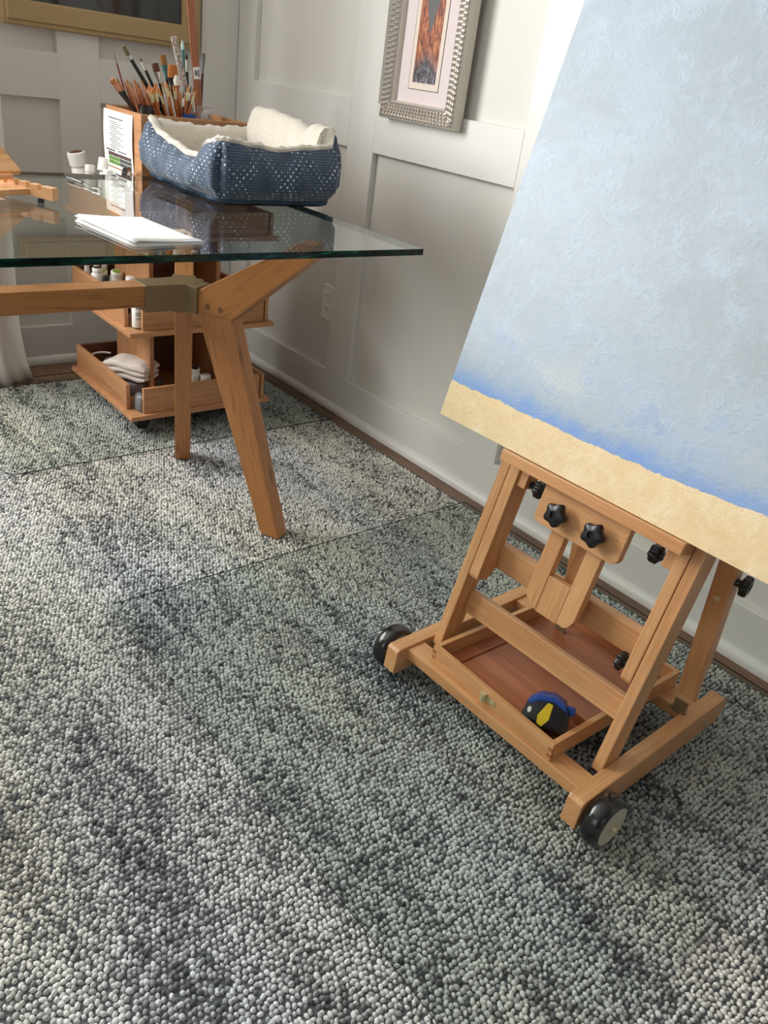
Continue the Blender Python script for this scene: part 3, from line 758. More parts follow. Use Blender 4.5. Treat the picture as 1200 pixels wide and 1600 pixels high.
# centre mast: two slats, filler, tongue behind
mast = obj('mast_slat', MB().prism([(.283, .188), (.300, .196), (.307, .205), (.307, .75), (.275, .75), (.275, .182)], -.0035, .015, lambda a, b, h: PT(a, b, h)), 'beech', ez, .0015, grain=gL)
obj('mast_slat', MB().prism([(.192, .75), (.192, .205), (.199, .190), (.206, .184), (.2245, .184), (.2245, .75)], -.0035, .015, lambda a, b, h: PT(a, b, h)), 'beech', ez, .0015, grain=gL)
obj('mast_filler', pbox(.2253, .2742, .182, .258, -.003, .015), 'beech', ez, .001, grain=gL)
obj('mast_tongue', pbox(.198, .302, .212, .255, .0155, .032), 'beech', ez, BV, grain=(0, 1, 0))
obj('mast_back', pbox(.238, .262, .20, .78, .033, .052), 'beech', ez, BV, grain=gL)
# clamp blocks with side knobs on both strips
for v0, v1, kv, sg in ((.402, .4222, .378, -1), (.0747, .096, .120, 1)):
    b = obj('clamp_block', pbox(v0, v1, .376, .4170, .006, .044), 'beech', ez, BV, grain=gL)
    obj('star_knob', star(PT(v1 if sg > 0 else v0, .386, .026) + Vector((0, .014 * sg, 0)), (0, sg, 0), .0165, 6, .017), 'black_plastic', ez, smooth=True, uv=False)
obj('star_knob', star(PT(.0747, .182, .028) + Vector((0, .014, 0)), (0, 1, 0), .0165, 6, .012), 'black_plastic', ez, smooth=True, uv=False)
# rear struts with hinge
for v0, v1, hv in ((.016, .053, .03), (.318, .352, .33)):
    z0, z1 = .132, .66
    def ST(p): # p.x = v, p.y = z, p.z = depth
        t = (p.y - z0) / (z1 - z0); return Vector((.360 - .064 * t + p.z, p.x, p.y))
    s = obj('rear_strut', MB().prism([(0, z0), (.020, z0 - .012), (.020, z1), (0, z1)], v0, v1, lambda a, b, h: ST(Vector((h, b, a)))), 'beech', ez, BV, grain=(-.12, 0, 1))
    obj('strut_backing', MB().box(v0 + .002, v1, .20, z1, .0203, .034, ST), 'beech', s, BV, grain=(-.12, 0, 1))
    obj('screw', MB().lathe([(.006, 0), (.006, .002), (.003, .0035)], 12, Matrix.Translation(ST(Vector(((v0 + v1) / 2, .375, -.0003)))) @ Matrix.Rotation(-P2, 4, 'Y')), 'brass', s, smooth=True, uv=False)
    hg = MB().box(.366, .390, v0 + .006, v1 + .004, .0853, .0875).box(.3600, .3625, v0 + .006, v1 - .004, .0875, .118)
    for q in ((.372, .004), (.372, .022), (.384, .004), (.384, .022)):
        hg.lathe([(.0035, 0), (.0035, .002), (.0015, .003)], 8, Matrix.Translation((q[0], v0 + q[1] + .008, .0875)))
    hg.tube([(.3655, v0 + .006, .0900), (.3655, v1 + .004, .0900)], .004, 10)
    obj('hinge', hg, 'bronze', ez, uv=False)
obj('star_knob', star(Vector((.336, .006, .420)), (.1, -1, 0), .0175, 6, .014), 'black_plastic', ez, smooth=True, uv=False)
# drawer-like tray lying on the crossbars
ty = bpy.data.objects.new('tray', None); COL.objects.link(ty); ty.parent = ez; ty.location = (.035, .100, .0853); ty.rotation_euler = (0, 0, math.radians(-2.2))
TL, TW, TH_, wt = .400, .322, .0385, .0105
def tbox(name, x0, x1, y0, y1, z0, z1, mat='beech', g=None): return obj(name, MB().box(x0, x1, y0, y1, z0, z1), mat, ty, .0012, grain=g)
tbox('tray_floor', wt, TL - wt, wt, TW - wt, .002, .006, 'beech_ply', (0, 1, 0))
front = tbox('tray_front', 0, wt, 0, TW, 0, TH_, g=(0, 1, 0))
tbox('tray_back', TL - wt, TL, 0, TW, 0, TH_, g=(0, 1, 0))
tbox('tray_side', wt, TL - wt, 0, wt, 0, TH_, g=(1, 0, 0)); tbox('tray_side', wt, TL - wt, TW - wt, TW, 0, TH_, g=(1, 0, 0))
tbox('tray_divider', .112, .112 + .006, wt, .085, .006, .030, 'beech_ply', (0, 1, 0))
tbox('tray_divider', wt + .002, TL * .6, .330 - .052, .330 - .047, .006, .010, 'beech_ply', (1, 0, 0))
for z in (.007, .021):
    for y0 in (-.0004, TW - .0090): obj('finger_joint', MB().box(-.0004, wt * .6, y0, y0 + .0094, z, z + .007), 'beech_ply', front)
# latch on the front
lt = MB().prism([(-.006, -.008), (.010, -.008), (.012, -.006), (.012, .006), (.010, .008), (-.006, .008), (-.008, .006), (-.008, -.006)], 0, .0016, lambda a, b, h: (-.0003 - h, .168 + a, .021 + b))
lt.prism([(-.024, -.005), (-.008, -.006), (-.008, .006), (-.024, .005), (-.028, 0)], 0, .0012, lambda a, b, h: (-.0003 - h, .168 + a, .020 + b))
lt.lathe([(.0062, -.009), (.0062, .009)], 14, Matrix.Translation((-.005, .170, .021)))
lt.lathe([(.0028, 0), (.0028, .002)], 10, Matrix.Translation((-.0012, .168 - .020, .020)) @ Matrix.Rotation(-P2, 4, 'Y'))
obj('latch', lt, 'brass', ez, bev=0, uv=False).parent = front
def to_ty(o): pass

# the painting on the ledge
pt = thing('beach_painting', 'large unframed beach painting, pale blue sky over a sand strip, on the easel', 'painting', (.962, .443, .0037), TH_E)
cv0, cv1, cL0, cL1 = -.135, .634, .4400, 1.456
obj('canvas_body', pbox(cv0, cv1, cL0, cL1, -.0300, -.0006), 'white_plastic', pt, .003, uv=False)
f = MB().add([PT(cv1 - .001, cL0 + .001, -.0303), PT(cv0 + .001, cL0 + .001, -.0303), PT(cv0 + .001, cL1 - .001, -.0303), PT(cv1 - .001, cL1 - .001, -.0303)], [(0, 1, 2, 3)])
fo = obj('painted_face', f, 'painted_canvas', pt, uv=False)
ul = fo.data.uv_layers.new(name='UVMap')
for li, l in enumerate(fo.data.loops):
    q = [(0, 0), (.77, 0), (.77, 1.016), (0, 1.016)][l.vertex_index]; ul.data[li].uv = q
if fo.data.polygons[0].normal.dot(nF) < 0: fo.data.flip_normals()

# tape measure in the tray
tm = thing('tape_measure', 'black and blue tape measure with yellow label lying in the easel tray', 'tape measure', (1.036, .600, .1059), math.radians(-62))
tm.rotation_euler = (math.radians(-28), 0, math.radians(-62)); tm.scale = (1.2, 1.2, 1.2)
prof = [(-.034, 0), (.034, 0), (.036, .010), (.034, .030), (.022, .046), (.004, .052), (-.018, .048), (-.032, .034), (-.036, .014)]
Tt = lambda a, b, h: Vector((a, h, b))
obj('case', MB().prism(prof, -.019, .019, Tt), 'black_plastic', tm, .004, smooth=True, uv=False)
obj('grip_band', MB().prism([(.030, .034), (.0225, .0465), (.004, .0525), (-.018, .0485), (-.033, .0345), (-.028, .030), (-.014, .040), (.004, .044), (.018, .040)], -.0215, .0215, Tt), 'blue_plastic', tm, .002, smooth=True, uv=False)
obj('lock_button', MB().box(.024, .040, -.008, .008, .030, .044), 'blue_plastic', tm, .004, smooth=True, uv=False)
for sg in (-1, 1):
    obj('label', MB().prism([(.006, .040), (-.002, .041), (-.012, .018), (-.010, .006), (-.002, .003), (.006, .016)], 0, .0008, lambda a, b, h, sg=sg: Vector((a, sg * (.0191 + h), b))), 'yellow', tm, uv=False)
obj('blade_tip', MB().box(.036, .046, -.009, .009, .001, .003).box(.044, .046, -.009, .009, -.0001, .010), 'yellow', tm, uv=False)
obj('belt_clip', MB().box(-.026, .012, .0205, .0225, .026, .030), 'steel', tm, .0005)
obj('logo_oval', MB().lathe([(.005, 0), (.005, .0006)], 16, Matrix.Translation((-.026, -.0190, .022)) @ Matrix.Rotation(P2, 4, 'X') @ Matrix.Diagonal((.6, 1, 1, 1))), 'white_plastic', tm, uv=False)

# ------------------------------------------------------------------ storage cart
CX0, CX1, CY0, CY1 = .970, 1.475, 2.252, 2.757
CCX, CCY = (CX0 + CX1) / 2, (CY0 + CY1) / 2
cart = thing('storage_cart', 'rolling wooden art storage tower behind the glass desk in the corner', 'storage cart', (CCX, CCY, .0037))
def cbox(name, x0, x1, y0, y1, z0, z1, mat='laminate', bev=.0012, g=None): return obj(name, MB().box(x0 - CCX, x1 - CCX, y0 - CCY, y1 - CCY, z0, z1), mat, cart, bev, grain=g, seg=1)
tiers = [('bottom', .060, .075, .158), ('middle', .330, .345, .430), ('upper', .608, .622, .690)]
for nm, z0, z1, zt in tiers:
    cbox('shelf_board', CX0, CX1, CY0, CY1, z0, z1, g=(1, 0, 0))
    cbox('side_panel', CX0 + .013, CX0 + .026, CY0 + .068, CY1 - .020, z1, zt, g=(0, 1, 0))
    cbox('side_panel', CX1 - .026, CX1 - .013, CY0 + .020, CY1 - .068, z1, zt, g=(0, 1, 0))
    cbox('front_panel', CX0 + .048, CX1 - .034, CY0 + .016, CY0 + .029, z1, zt, g=(1, 0, 0))
    cbox('back_panel', CX0 + .026, CX1 - .055, CY1 - .029, CY1 - .016, z1, zt, 'laminate_shaded', g=(1, 0, 0))
for z0, z1 in ((.075, .330), (.345, .608)):
    cbox('core_panel', 1.100, 1.115, 2.400, 2.665, z0, z1, g=(0, 0, 1)); cbox('core_panel', 1.335, 1.350, 2.400, 2.665, z0, z1, g=(0, 0, 1))
    cbox('core_back', 1.115, 1.335, 2.600, 2.613, z0, z1, 'laminate_shaded', g=(1, 0, 0))
# brush box on top
bx0, bx1, by0, by1, bz0, bz1 = 1.052, 1.402, 2.335, 2.578, .622, .935
cbox('brush_box_side', bx0, bx0 + .011, by0, by1, bz0, bz1, g=(0, 1, 0)); cbox('brush_box_side', bx1 - .011, bx1, by0, by1, bz0, bz1, g=(0, 1, 0))
cbox('brush_box_front', bx0 + .011, bx1 - .011, by0, by0 + .011, bz0, bz1, g=(1, 0, 0)); cbox('brush_box_back', bx0 + .011, bx1 - .011, by1 - .011, by1, bz0, bz1, g=(1, 0, 0))
cbox('brush_box_floor', bx0 + .011, bx1 - .011, by0 + .011, by1 - .011, .80, .808, 'laminate_shaded', 0)
for cx, cy_ in ((1.035, 2.325), (1.41, 2.325), (1.035, 2.69), (1.41, 2.69)):
    c = obj('caster', MB().lathe([(.006, -.012), (.022, -.012), (.025, -.008), (.025, .008), (.022, .012), (.006, .012)], 20, Matrix.Translation((cx - CCX, cy_ - CCY, .0255)) @ Matrix.Rotation(P2, 4, 'X')), 'black_plastic', cart, smooth=True, uv=False)
    obj('fork', MB().box(cx - CCX - .010, cx - CCX + .016, cy_ - CCY - .0165, cy_ - CCY - .0135, .022, .056).box(cx - CCX - .010, cx - CCX + .016, cy_ - CCY + .0135, cy_ - CCY + .0165, .022, .056)
        .box(cx - CCX - .014, cx - CCX + .020, cy_ - CCY - .018, cy_ - CCY + .018, .0545, .0598), 'black_plastic', c, uv=False)

# --- generic small goods
def jar(name, label, cat, loc, r, h, body, cap, capr=None, caph=.016, tilt=(0, 0, 0), group=None, fill=None, tube=False):
    t = thing(name, label, cat, loc, 0, group); t.rotation_euler = tilt
    sh = r * .35
    if tube: prof = [(r * .3, 0), (r, .004), (r, h * .5), (r * .62, h - .008), (r * .5, h)]
    else: prof = [(r * .92, 0), (r, .003), (r, h - sh), (r * .75, h - sh * .3), (r * .6, h)]
    obj('body', MB().lathe(prof, 20), body, t, smooth=True, uv=False)
    cr = capr or r * .62
    obj('cap', MB().lathe([(cr, h), (cr, h + caph - .002), (cr * .88, h + caph)], 18), cap, t, smooth=True, uv=False)
    if fill:
        obj('cap_disc', MB().lathe([(cr * .74, h + caph), (cr * .74, h + caph + .0008)], 18), fill, t, uv=False)
    return t
# middle tray: paint pots
mz = .3452
TX = lambda a: (math.radians(a), 0, 0)
jar('paint_bottle', 'green paint bottle with black cap in the middle tray of the cart', 'paint', (1.020, 2.545, mz), .0215, .080, 'green_paint', 'black_plastic', .010, .020)
jar('paint_pot', 'white paint pot with teal lid disc beside the green bottle', 'paint', (1.049, 2.520, mz), .019, .068, 'white_plastic', 'white_plastic', .019, .014, TX(26), fill='teal_paint')
jar('paint_pot', 'white paint pot with ochre lid disc in the middle tray', 'paint', (1.072, 2.545, mz), .0195, .072, 'white_plastic', 'white_plastic', .019, .014, TX(24), fill='ochre_paint')
jar('paint_pot', 'white paint pot with lime green lid disc behind the ochre one', 'paint', (1.074, 2.612, mz), .020, .092, 'white_plastic', 'white_plastic', .018, .014, TX(14), fill='lime_paint')
jar('paint_pot', 'white paint pot with dark lid disc nearest the desk bracket', 'paint', (1.076, 2.450, mz), .017, .070, 'white_plastic', 'white_plastic', .017, .012, TX(22), fill='black_ink')
jar('paint_bottle', 'plain white paint bottle leaning against the cart core', 'paint', (1.078, 2.497, mz), .019, .098, 'white_plastic', 'white_plastic', .016, .012, TX(6))
jar('paint_bottle', 'white paint bottle with pale green cap at the back of the middle tray', 'paint', (1.042, 2.640, mz), .017, .088, 'white_plastic', 'white_plastic', .015, .012, TX(10), fill='lime_paint')
jar('paint_bottle', 'white paint bottle with black dot cap against the middle side panel', 'paint', (1.020, 2.610, mz), .020, .098, 'white_plastic', 'white_plastic', .017, .012, fill='black_ink')
jar('paint_tube', 'small black capped paint tube in the middle tray', 'paint', (1.050, 2.462, mz), .010, .066, 'black_plastic', 'black_plastic', .008, .012)
for k, (xx, yy, hh) in enumerate(((1.020, 2.700, .10), (1.048, 2.690, .095), (1.075, 2.690, .085))):
    jar('paint_tube', 'white paint tube standing in the back corner of the middle tray', 'paint', (xx, yy, mz), .013, hh, 'white_plastic', 'white_plastic', .010, .014, group='white tubes in the middle tray', tube=True)
# labelled can at the open corner of the middle tray
cn = jar('spray_bottle', 'white bottle with black printed label in the open corner of the middle tray', 'bottle', (1.016, 2.300, mz), .0165, .080, 'white_plastic', 'white_plastic', .012, .014)
pr = MB()
for z, h, w in ((.066, .008, .9), (.052, .003, .8), (.046, .003, .85), (.038, .0018, .7), (.034, .0018, .75)):
    n = 14 if h > .005 else 24
    for i in range(n):
        if (i * 7 + int(z * 1000)) % 5 == 0: continue
        a0 = math.radians(-150 + 120 * i / n + 20); a1 = a0 + math.radians(120 / n * (.78 if h > .005 else .95)); R = .0167
        pr.add([(R * math.cos(a0), R * math.sin(a0), z), (R * math.cos(a1), R * math.sin(a1), z), (R * math.cos(a1), R * math.sin(a1), z + h), (R * math.cos(a0), R * math.sin(a0), z + h)], [(0, 1, 2, 3)])
obj('label_print', pr, 'black_ink', cn, uv=False)
obj('label_band', MB().lathe([(.01675, .004), (.01675, .009)], 20, caps=False), 'bronze', cn, smooth=True, uv=False)
# bottom tray: towel, goggles, tubes
bz = .0752
def towel():
    t = thing('folded_towel', 'cream towel folded and lying in the bottom tray of the cart', 'towel', (1.070, 2.475, .138), math.radians(-58))
    def slab(name, L, Wd, th, zoff, curl, seed):
        nu, nv = 28, 16; vs = []; fs = []
        sec = []
        for k in range(24):
            a = 2 * math.pi * k / 24; ca, sa = math.cos(a), math.sin(a)
            sec.append((math.copysign(abs(ca) ** .55, ca) * Wd / 2, math.copysign(abs(sa) ** .6, sa) * th / 2))
        for i in range(nu + 1):
            s = i / nu; e = min(1, 6 * min(s, 1 - s) + .25) ** .6; x = (s - .5) * L
            for k, (y, z) in enumerate(sec):
                w = .0022 * math.sin(x * 70 + seed) + .0018 * math.sin(y * 90 + x * 30 + seed * 2)
                vs.append((x, y * (.93 + .07 * e), z * e + zoff + w + curl * math.sin(s * 3.1) * .01))
        n = 24
        for i in range(nu):
            for k in range(n): fs.append((i * n + k, i * n + (k + 1) % n, (i + 1) * n + (k + 1) % n, (i + 1) * n + k))
        fs.append(tuple(range(n - 1, -1, -1))); fs.append(tuple(nu * n + k for k in range(n)))
        return obj(name, MB().add(vs, fs), 'towel', t, smooth=True, uv=False)
    slab('lower_fold', .150, .090, .024, .000, 0, 1.0)
    slab('middle_fold', .152, .094, .024, .015, .3, 2.3)
    slab('upper_fold', .155, .096, .030, .032, .6, 4.1)
    return t
towel()
gg = thing('work_goggles', 'grey-lensed goggles with white strap at the left of the bottom tray', 'goggles', (1.072, 2.640, .0755), math.radians(60))
obj('lens', MB().lathe([(.042, .046), (.040, .052), (.025, .057), (.004, .058)], 24, Matrix.Diagonal((1, .7, 1, 1))), 'grey_plastic', gg, smooth=True, uv=False)
obj('body', MB().lathe([(.030, 0), (.042, .004), (.045, .036), (.043, .047)], 24, Matrix.Diagonal((1, .7, 1, 1))), 'white_plastic', gg, smooth=True, uv=False)
obj('strap', MB().tube([(.055 * math.cos(a), .030 + .045 * math.sin(a), .060) for a in np.linspace(-.4, 3.5, 22)], .0035, 8), 'white_plastic', gg, smooth=True, uv=False)
obj('buckle', MB().box(-.075, -.045, -.012, .012, .030, .066), 'black_plastic', gg, .004)
ar = thing('sanding_block', 'grey cloth bundle under the towel in the bottom tray', 'cloth', (1.070, 2.475, bz))
vs = MB().lathe([(.01, 0), (.050, .003), (.056, .020), (.05, .042), (.02, .050)], 22, Matrix.Diagonal((1.0, 1.15, 1, 1)))
obj('bundle', vs, 'grey_plastic', ar, smooth=True, uv=False)
ar.name = 'cloth_bundle'
rag = obj('grey_rag', MB().lathe([(.02, 0), (.030, .006), (.028, .05), (.015, .058)], 14, Matrix.Diagonal((.55, 1, 1, 1))), 'grey_plastic', None, smooth=True, uv=False)
rag.location = (1.022, 2.305, bz); tag(rag, 'dark grey rag stuffed in the open corner of the bottom tray', 'rag')
RYT = lambda a, b: (math.radians(a), 0, math.radians(b))
jar('paint_tub', 'pale tub with dark mouth standing between the desk legs in the bottom tray', 'paint', (1.246, 2.385, bz), .020, .088, 'white_plastic', 'white_plastic', .017, .012, TX(10), fill='black_ink')
jar('paint_tub', 'pale tub at the right of the dark-mouthed tub in the bottom tray', 'paint', (1.272, 2.345, bz), .019, .068, 'white_plastic', 'white_plastic', .018, .012, TX(4))
jar('paint_tube', 'small white tube in front of the dark-mouthed tub in the bottom tray', 'paint', (1.222, 2.335, bz), .013, .062, 'white_plastic', 'white_plastic', .010, .014, TX(-6), tube=True)
jar('paint_tube', 'white tube with black cap left of the rear desk leg in the bottom tray', 'paint', (1.168, 2.350, bz), .014, .070, 'white_plastic', 'black_plastic', .011, .014, (0, math.radians(18), 0), tube=True)
jar('paint_tube', 'small white tube with black cap beside the towel in the bottom tray', 'paint', (1.128, 2.345, bz), .012, .064, 'white_plastic', 'black_plastic', .010, .014, (0, math.radians(-14), 0), tube=True)
# upper tray: white bottles, carton, tape roll
uz = .6222
RY = lambda a, b=0: (math.radians(b), math.radians(a), 0)
jar('paint_bottle', 'tall white bottle with dark dot on its cap, leftmost above the glass edge', 'paint', (1.036, 2.690, uz + .004), .027, .130, 'white_plastic', 'white_plastic', .028, .038, RY(-13), fill='hair_brown')
jar('paint_bottle', 'white bottle with wide tilted cap behind the glass edge', 'paint', (1.024, 2.580, uz + .003), .018, .128, 'white_plastic', 'white_plastic', .026, .038, RY(12, -4))
jar('paint_bottle', 'short white bottle between the tilted cap and the paper lists', 'paint', (1.022, 2.500, uz), .017, .128, 'white_plastic', 'white_plastic', .015, .018)
jar('paint_bottle', 'small white bottle behind the wide tilted cap', 'paint', (1.018, 2.632, uz), .016, .120, 'white_plastic', 'white_plastic', .015, .02)
jar('paint_bottle', 'white bottle with grey dot just left of the paper lists', 'paint', (1.022, 2.455, uz), .017, .124, 'white_plastic', 'white_plastic', .014, .014, fill='grey_plastic')
ca = obj('carton', MB().box(-.022, .022, -.05, .05, 0, .110), 'paper', None, .001); ca.location = (1.022, 2.385, uz)
tag(ca, 'narrow white carton under the tape roll in the upper tray', 'carton')
tr = thing('tape_roll', 'black roll of tape standing in front of the hanging paper lists', 'tape', (1.018, 2.36, uz + .110 + .033)); tr.rotation_euler = (0, P2, math.radians(-40))
def ring(r0, r1, h, seg=32):
    return MB().lathe([(r0, -h / 2), (r1, -h / 2), (r1, h / 2), (r0, h / 2), (r0, -h / 2)], seg, caps=False)
obj('tape', ring(.024, .033, .012), 'black_plastic', tr, smooth=True, uv=False); obj('core', ring(.021, .0238, .0125), 'paper', tr, smooth=True, uv=False)
# paper lists hanging on the brush box
def paper_sheet(name, label, y0, y1, z0, z1, x, lines, swatch=False, slope=0.0):
    t = thing(name, label, 'paper', (x, (y0 + y1) / 2, z0))
    w = (y1 - y0) / 2; h = z1 - z0
    nv = 10; vs = []; fs = []
    for j in range(nv + 1):
        for i in (-1, 1): vs.append((-.004 * math.sin(j / nv * 3.0), i * w, h * j / nv))
    for j in range(nv): fs.append((2 * j, 2 * j + 1, 2 * j + 3, 2 * j + 2))
    s = obj('sheet', MB().add(vs, fs), 'paper', t, uv=False); m = s.modifiers.new('thick', 'SOLIDIFY'); m.thickness = .0006
    off = lambda zz: -.004 * math.sin(zz / h * 3.0) - .0009
    pr = MB()
    for (ly, lz, lw, lh) in lines:
        # ly from the left seen from the room (far side = left)
        ya, yb = w - ly * 2 * w, w - (ly + lw) * 2 * w; za = h * lz
        pr.add([(off(za), ya, za), (off(za), yb, za), (off(za + lh), yb, za + lh), (off(za + lh), ya, za + lh)], [(0, 1, 2, 3)])
    obj('printed_lines', pr, 'ink', t, uv=False)
    if swatch:
        for r_, (zz, mats) in enumerate(((.20, ('swatch_maroon',)), (.125, ('swatch_green', 'swatch_dark')), (.05, ('swatch_green', 'swatch_dark')))):
            for mi, mt in enumerate(mats):
                sb = MB()
                for i in range(10):
                    if len(mats) == 2 and (i >= 5) != bool(mi): continue
                    ya = w - (.16 + i * .08) * 2 * w; yb = ya - .066 * 2 * w; za = h * zz
                    sb.add([(off(za), ya, za), (off(za), yb, za), (off(za + .010), yb, za + .010), (off(za + .010), ya, za + .010)], [(0, 1, 2, 3)])
                obj('colour_swatches', sb, mt, t, uv=False)
    return t
ln = [(.18, .86, .5, .003)] + [(.22 + .04 * (i % 3), .80 - i * .035, .28 + .2 * ((i * 7) % 3) / 3, .0016) for i in range(14)] + [(.1, .285, .3, .004), (.5, .30, .3, .003)]
paper_sheet('paper_list', 'white printed list with green and maroon colour swatches hanging on the brush box', 2.385, 2.588, .775, .928, 1.0505, ln, True)
ln2 = [(.15 + .05 * (i % 2), .88 - i * .07, .5 + .2 * ((i * 5) % 3) / 3, .0016) for i in range(11)]
paper_sheet('paper_list', 'second white list hanging below the swatch list, seen through the glass', 2.365, 2.560, .655, .772, 1.0475, ln2)

# --- brushes standing in the box
BR = [('needle_red', 1.022, 1.084, 1.047, 0.979, 2.44), ('hog_black', 1.063, 1.096, 1.136, 1.001, 2.47), ('small_white', 1.121, 1.072, 1.155, 1.015, 2.49), ('flat_brown', 1.152, 1.064, 1.173, 1.001, 2.46), ('flat_teal', 1.194, 1.087, 1.21, 1.025, 2.5), ('wide_black', 1.231, 1.065, 1.235, 0.988, 2.51), ('mop', 1.198, 1.042, 1.21, 0.971, 2.42), ('turquoise', 1.257, 1.132, 1.264, 1.067, 2.5), ('round_dark', 1.281, 1.099, 1.286, 1.025, 2.52), ('flat_grey', 1.326, 1.106, 1.323, 0.983, 2.5), ('copper_black', 1.0, 1.015, 1.019, 0.972, 2.4), ('copper_thin', 1.017, 1.017, 1.033, 0.972, 2.41), ('copper_thin', 0.99, 1.01, 1.014, 0.968, 2.39), ('copper_pale', 1.036, 1.013, 1.052, 0.939, 2.406), ('copper_pale', 1.048, 1.019, 1.064, 0.938, 2.42), ('copper_pale', 1.042, 1.018, 1.065, 0.941, 2.398), ('copper_pale', 1.041, 1.016, 1.062, 0.942, 2.379), ('copper_pale', 1.061, 1.01, 1.085, 0.94, 2.414), ('copper_pale', 1.062, 1.021, 1.089, 0.942, 2.405), ('copper_pale', 1.062, 1.022, 1.094, 0.943, 2.398), ('copper_pale', 1.081, 1.011, 1.113, 0.941, 2.425), ('copper_pale', 1.085, 1.013, 1.119, 0.942, 2.426), ('copper_pale', 1.073, 1.024, 1.106, 0.945, 2.383), ('copper_pale', 1.08, 1.02, 1.117, 0.946, 2.388), ('amber', 1.111, 1.012, 1.107, 0.937, 2.409), ('amber', 1.124, 1.005, 1.122, 0.937, 2.426), ('amber', 1.111, 1.006, 1.109, 0.94, 2.388), ('amber', 1.125, 1.006, 1.125, 0.939, 2.408), ('amber', 1.129, 1.016, 1.131, 0.939, 2.409), ('amber', 1.141, 1.018, 1.146, 0.938, 2.429), ('amber', 1.125, 1.01, 1.13, 0.942, 2.388), ('amber', 1.128, 1.004, 1.152, 0.935, 2.382), ('white_handle', 1.143, 1.024, 1.165, 0.934, 2.397), ('amber', 1.166, 0.997, 1.187, 0.932, 2.43), ('amber', 1.148, 1.025, 1.171, 0.936, 2.382), ('white_handle', 1.158, 1.016, 1.181, 0.936, 2.388), ('amber', 1.183, 1.002, 1.207, 0.933, 2.428), ('amber', 1.182, 1.018, 1.203, 0.936, 2.406), ('copper_pale', 1.199, 1.005, 1.21, 0.938, 2.404), ('amber', 1.205, 1.0, 1.211, 0.938, 2.4), ('dark_thin', 1.204, 1.005, 1.205, 0.94, 2.384), ('copper_pale', 1.22, 1.0, 1.216, 0.939, 2.401), ('amber', 1.226, 1.019, 1.216, 0.939, 2.395), ('dark_thin', 1.24, 1.019, 1.225, 0.938, 2.407), ('copper_pale', 1.249, 1.019, 1.228, 0.939, 2.408), ('amber', 1.248, 1.009, 1.222, 0.94, 2.391)]
KINDS = {  # head material, ferrule, handle, head width/thickness/length, ferrule length, handle radius, label
 'needle_red': ('red_lacquer', 'red_lacquer', 'red_lacquer', .0018, .0018, .030, .010, .0022, 'thin dark red pointed brush handle rising left above the copper ones'),
 'hog_black': ('hair_olive', 'steel', 'black_plastic', .012, .008, .026, .012, .0052, 'leaning black paintbrush with olive bristles, second tallest on the left'),
 'small_white': ('hair_grey', 'hair_white', 'black_plastic', .008, .005, .010, .024, .0040, 'small paintbrush with white ferrule and grey tip leaning left'),
 'flat_brown': ('hair_brown', 'steel', 'black_plastic', .020, .007, .022, .030, .0045, 'wide flat paintbrush with dark brown bristles and silver ferrule'),
 'flat_teal': ('hair_tan', 'teal', 'black_plastic', .020, .007, .026, .036, .0045, 'flat paintbrush with tan bristles and teal-stained ferrule'),
 'wide_black': ('hair_orange', 'black_plastic', 'black_plastic', .030, .008, .034, .030, .0070, 'widest paintbrush, with orange-brown bristles and black ferrule'),
 'mop': ('hair_white', 'pale_lacquer', 'pale_lacquer', .017, .014, .026, .012, .0040, 'round mop brush with pale greenish white head'),
 'turquoise': ('turquoise', 'teal', 'teal', .010, .008, .024, .050, .0050, 'tall paintbrush with pale turquoise tip and teal handle'),
 'round_dark': ('hair_dark', 'hair_white', 'black_plastic', .007, .006, .016, .032, .0045, 'paintbrush with small black tip and white ferrule behind the wooden slat'),
 'flat_grey': ('hair_grey', 'grey_plastic', 'dark_red', .013, .006, .014, .040, .0045, 'rightmost paintbrush, flat grey head on a dark red handle'),
 'copper_black': ('hair_orange', 'copper', 'black_plastic', .011, .006, .016, .022, .0048, 'leftmost flat paintbrush with orange bristles, copper ferrule and black handle'),
 'copper_thin': ('hair_tan', 'copper', 'black_plastic', .006, .004, .012, .022, .0042, 'thin copper-ferruled brush with black handle at the left of the box'),
 'copper_pale': ('hair_tan', 'copper', 'pale_lacquer', .0038, .0036, .014, .026, .0030, 'slim paintbrush with copper ferrule and pale reddish handle in the bunch'),
 'amber': ('hair_orange', 'brass', 'amber_lacquer', .006, .005, .018, .022, .0038, 'slim paintbrush with amber lacquered handle standing in the box'),
 'white_handle': ('hair_tan', 'brass', 'white_plastic', .006, .005, .016, .018, .0036, 'slim white-handled paintbrush leaning among the amber ones'),
 'dark_thin': ('hair_dark', 'steel', 'dark_red', .004, .004, .018, .022, .0032, 'slim dark-handled brush fanning out right of the amber bunch'),
}
GR = {'copper_pale': 'copper brushes in the box', 'amber': 'amber brushes in the box', 'white_handle': 'white-handled brushes in the box', 'dark_thin': 'dark slim brushes in the box', 'copper_thin': 'thin copper-ferruled brushes with black handles'}
FLOORZ = .8085
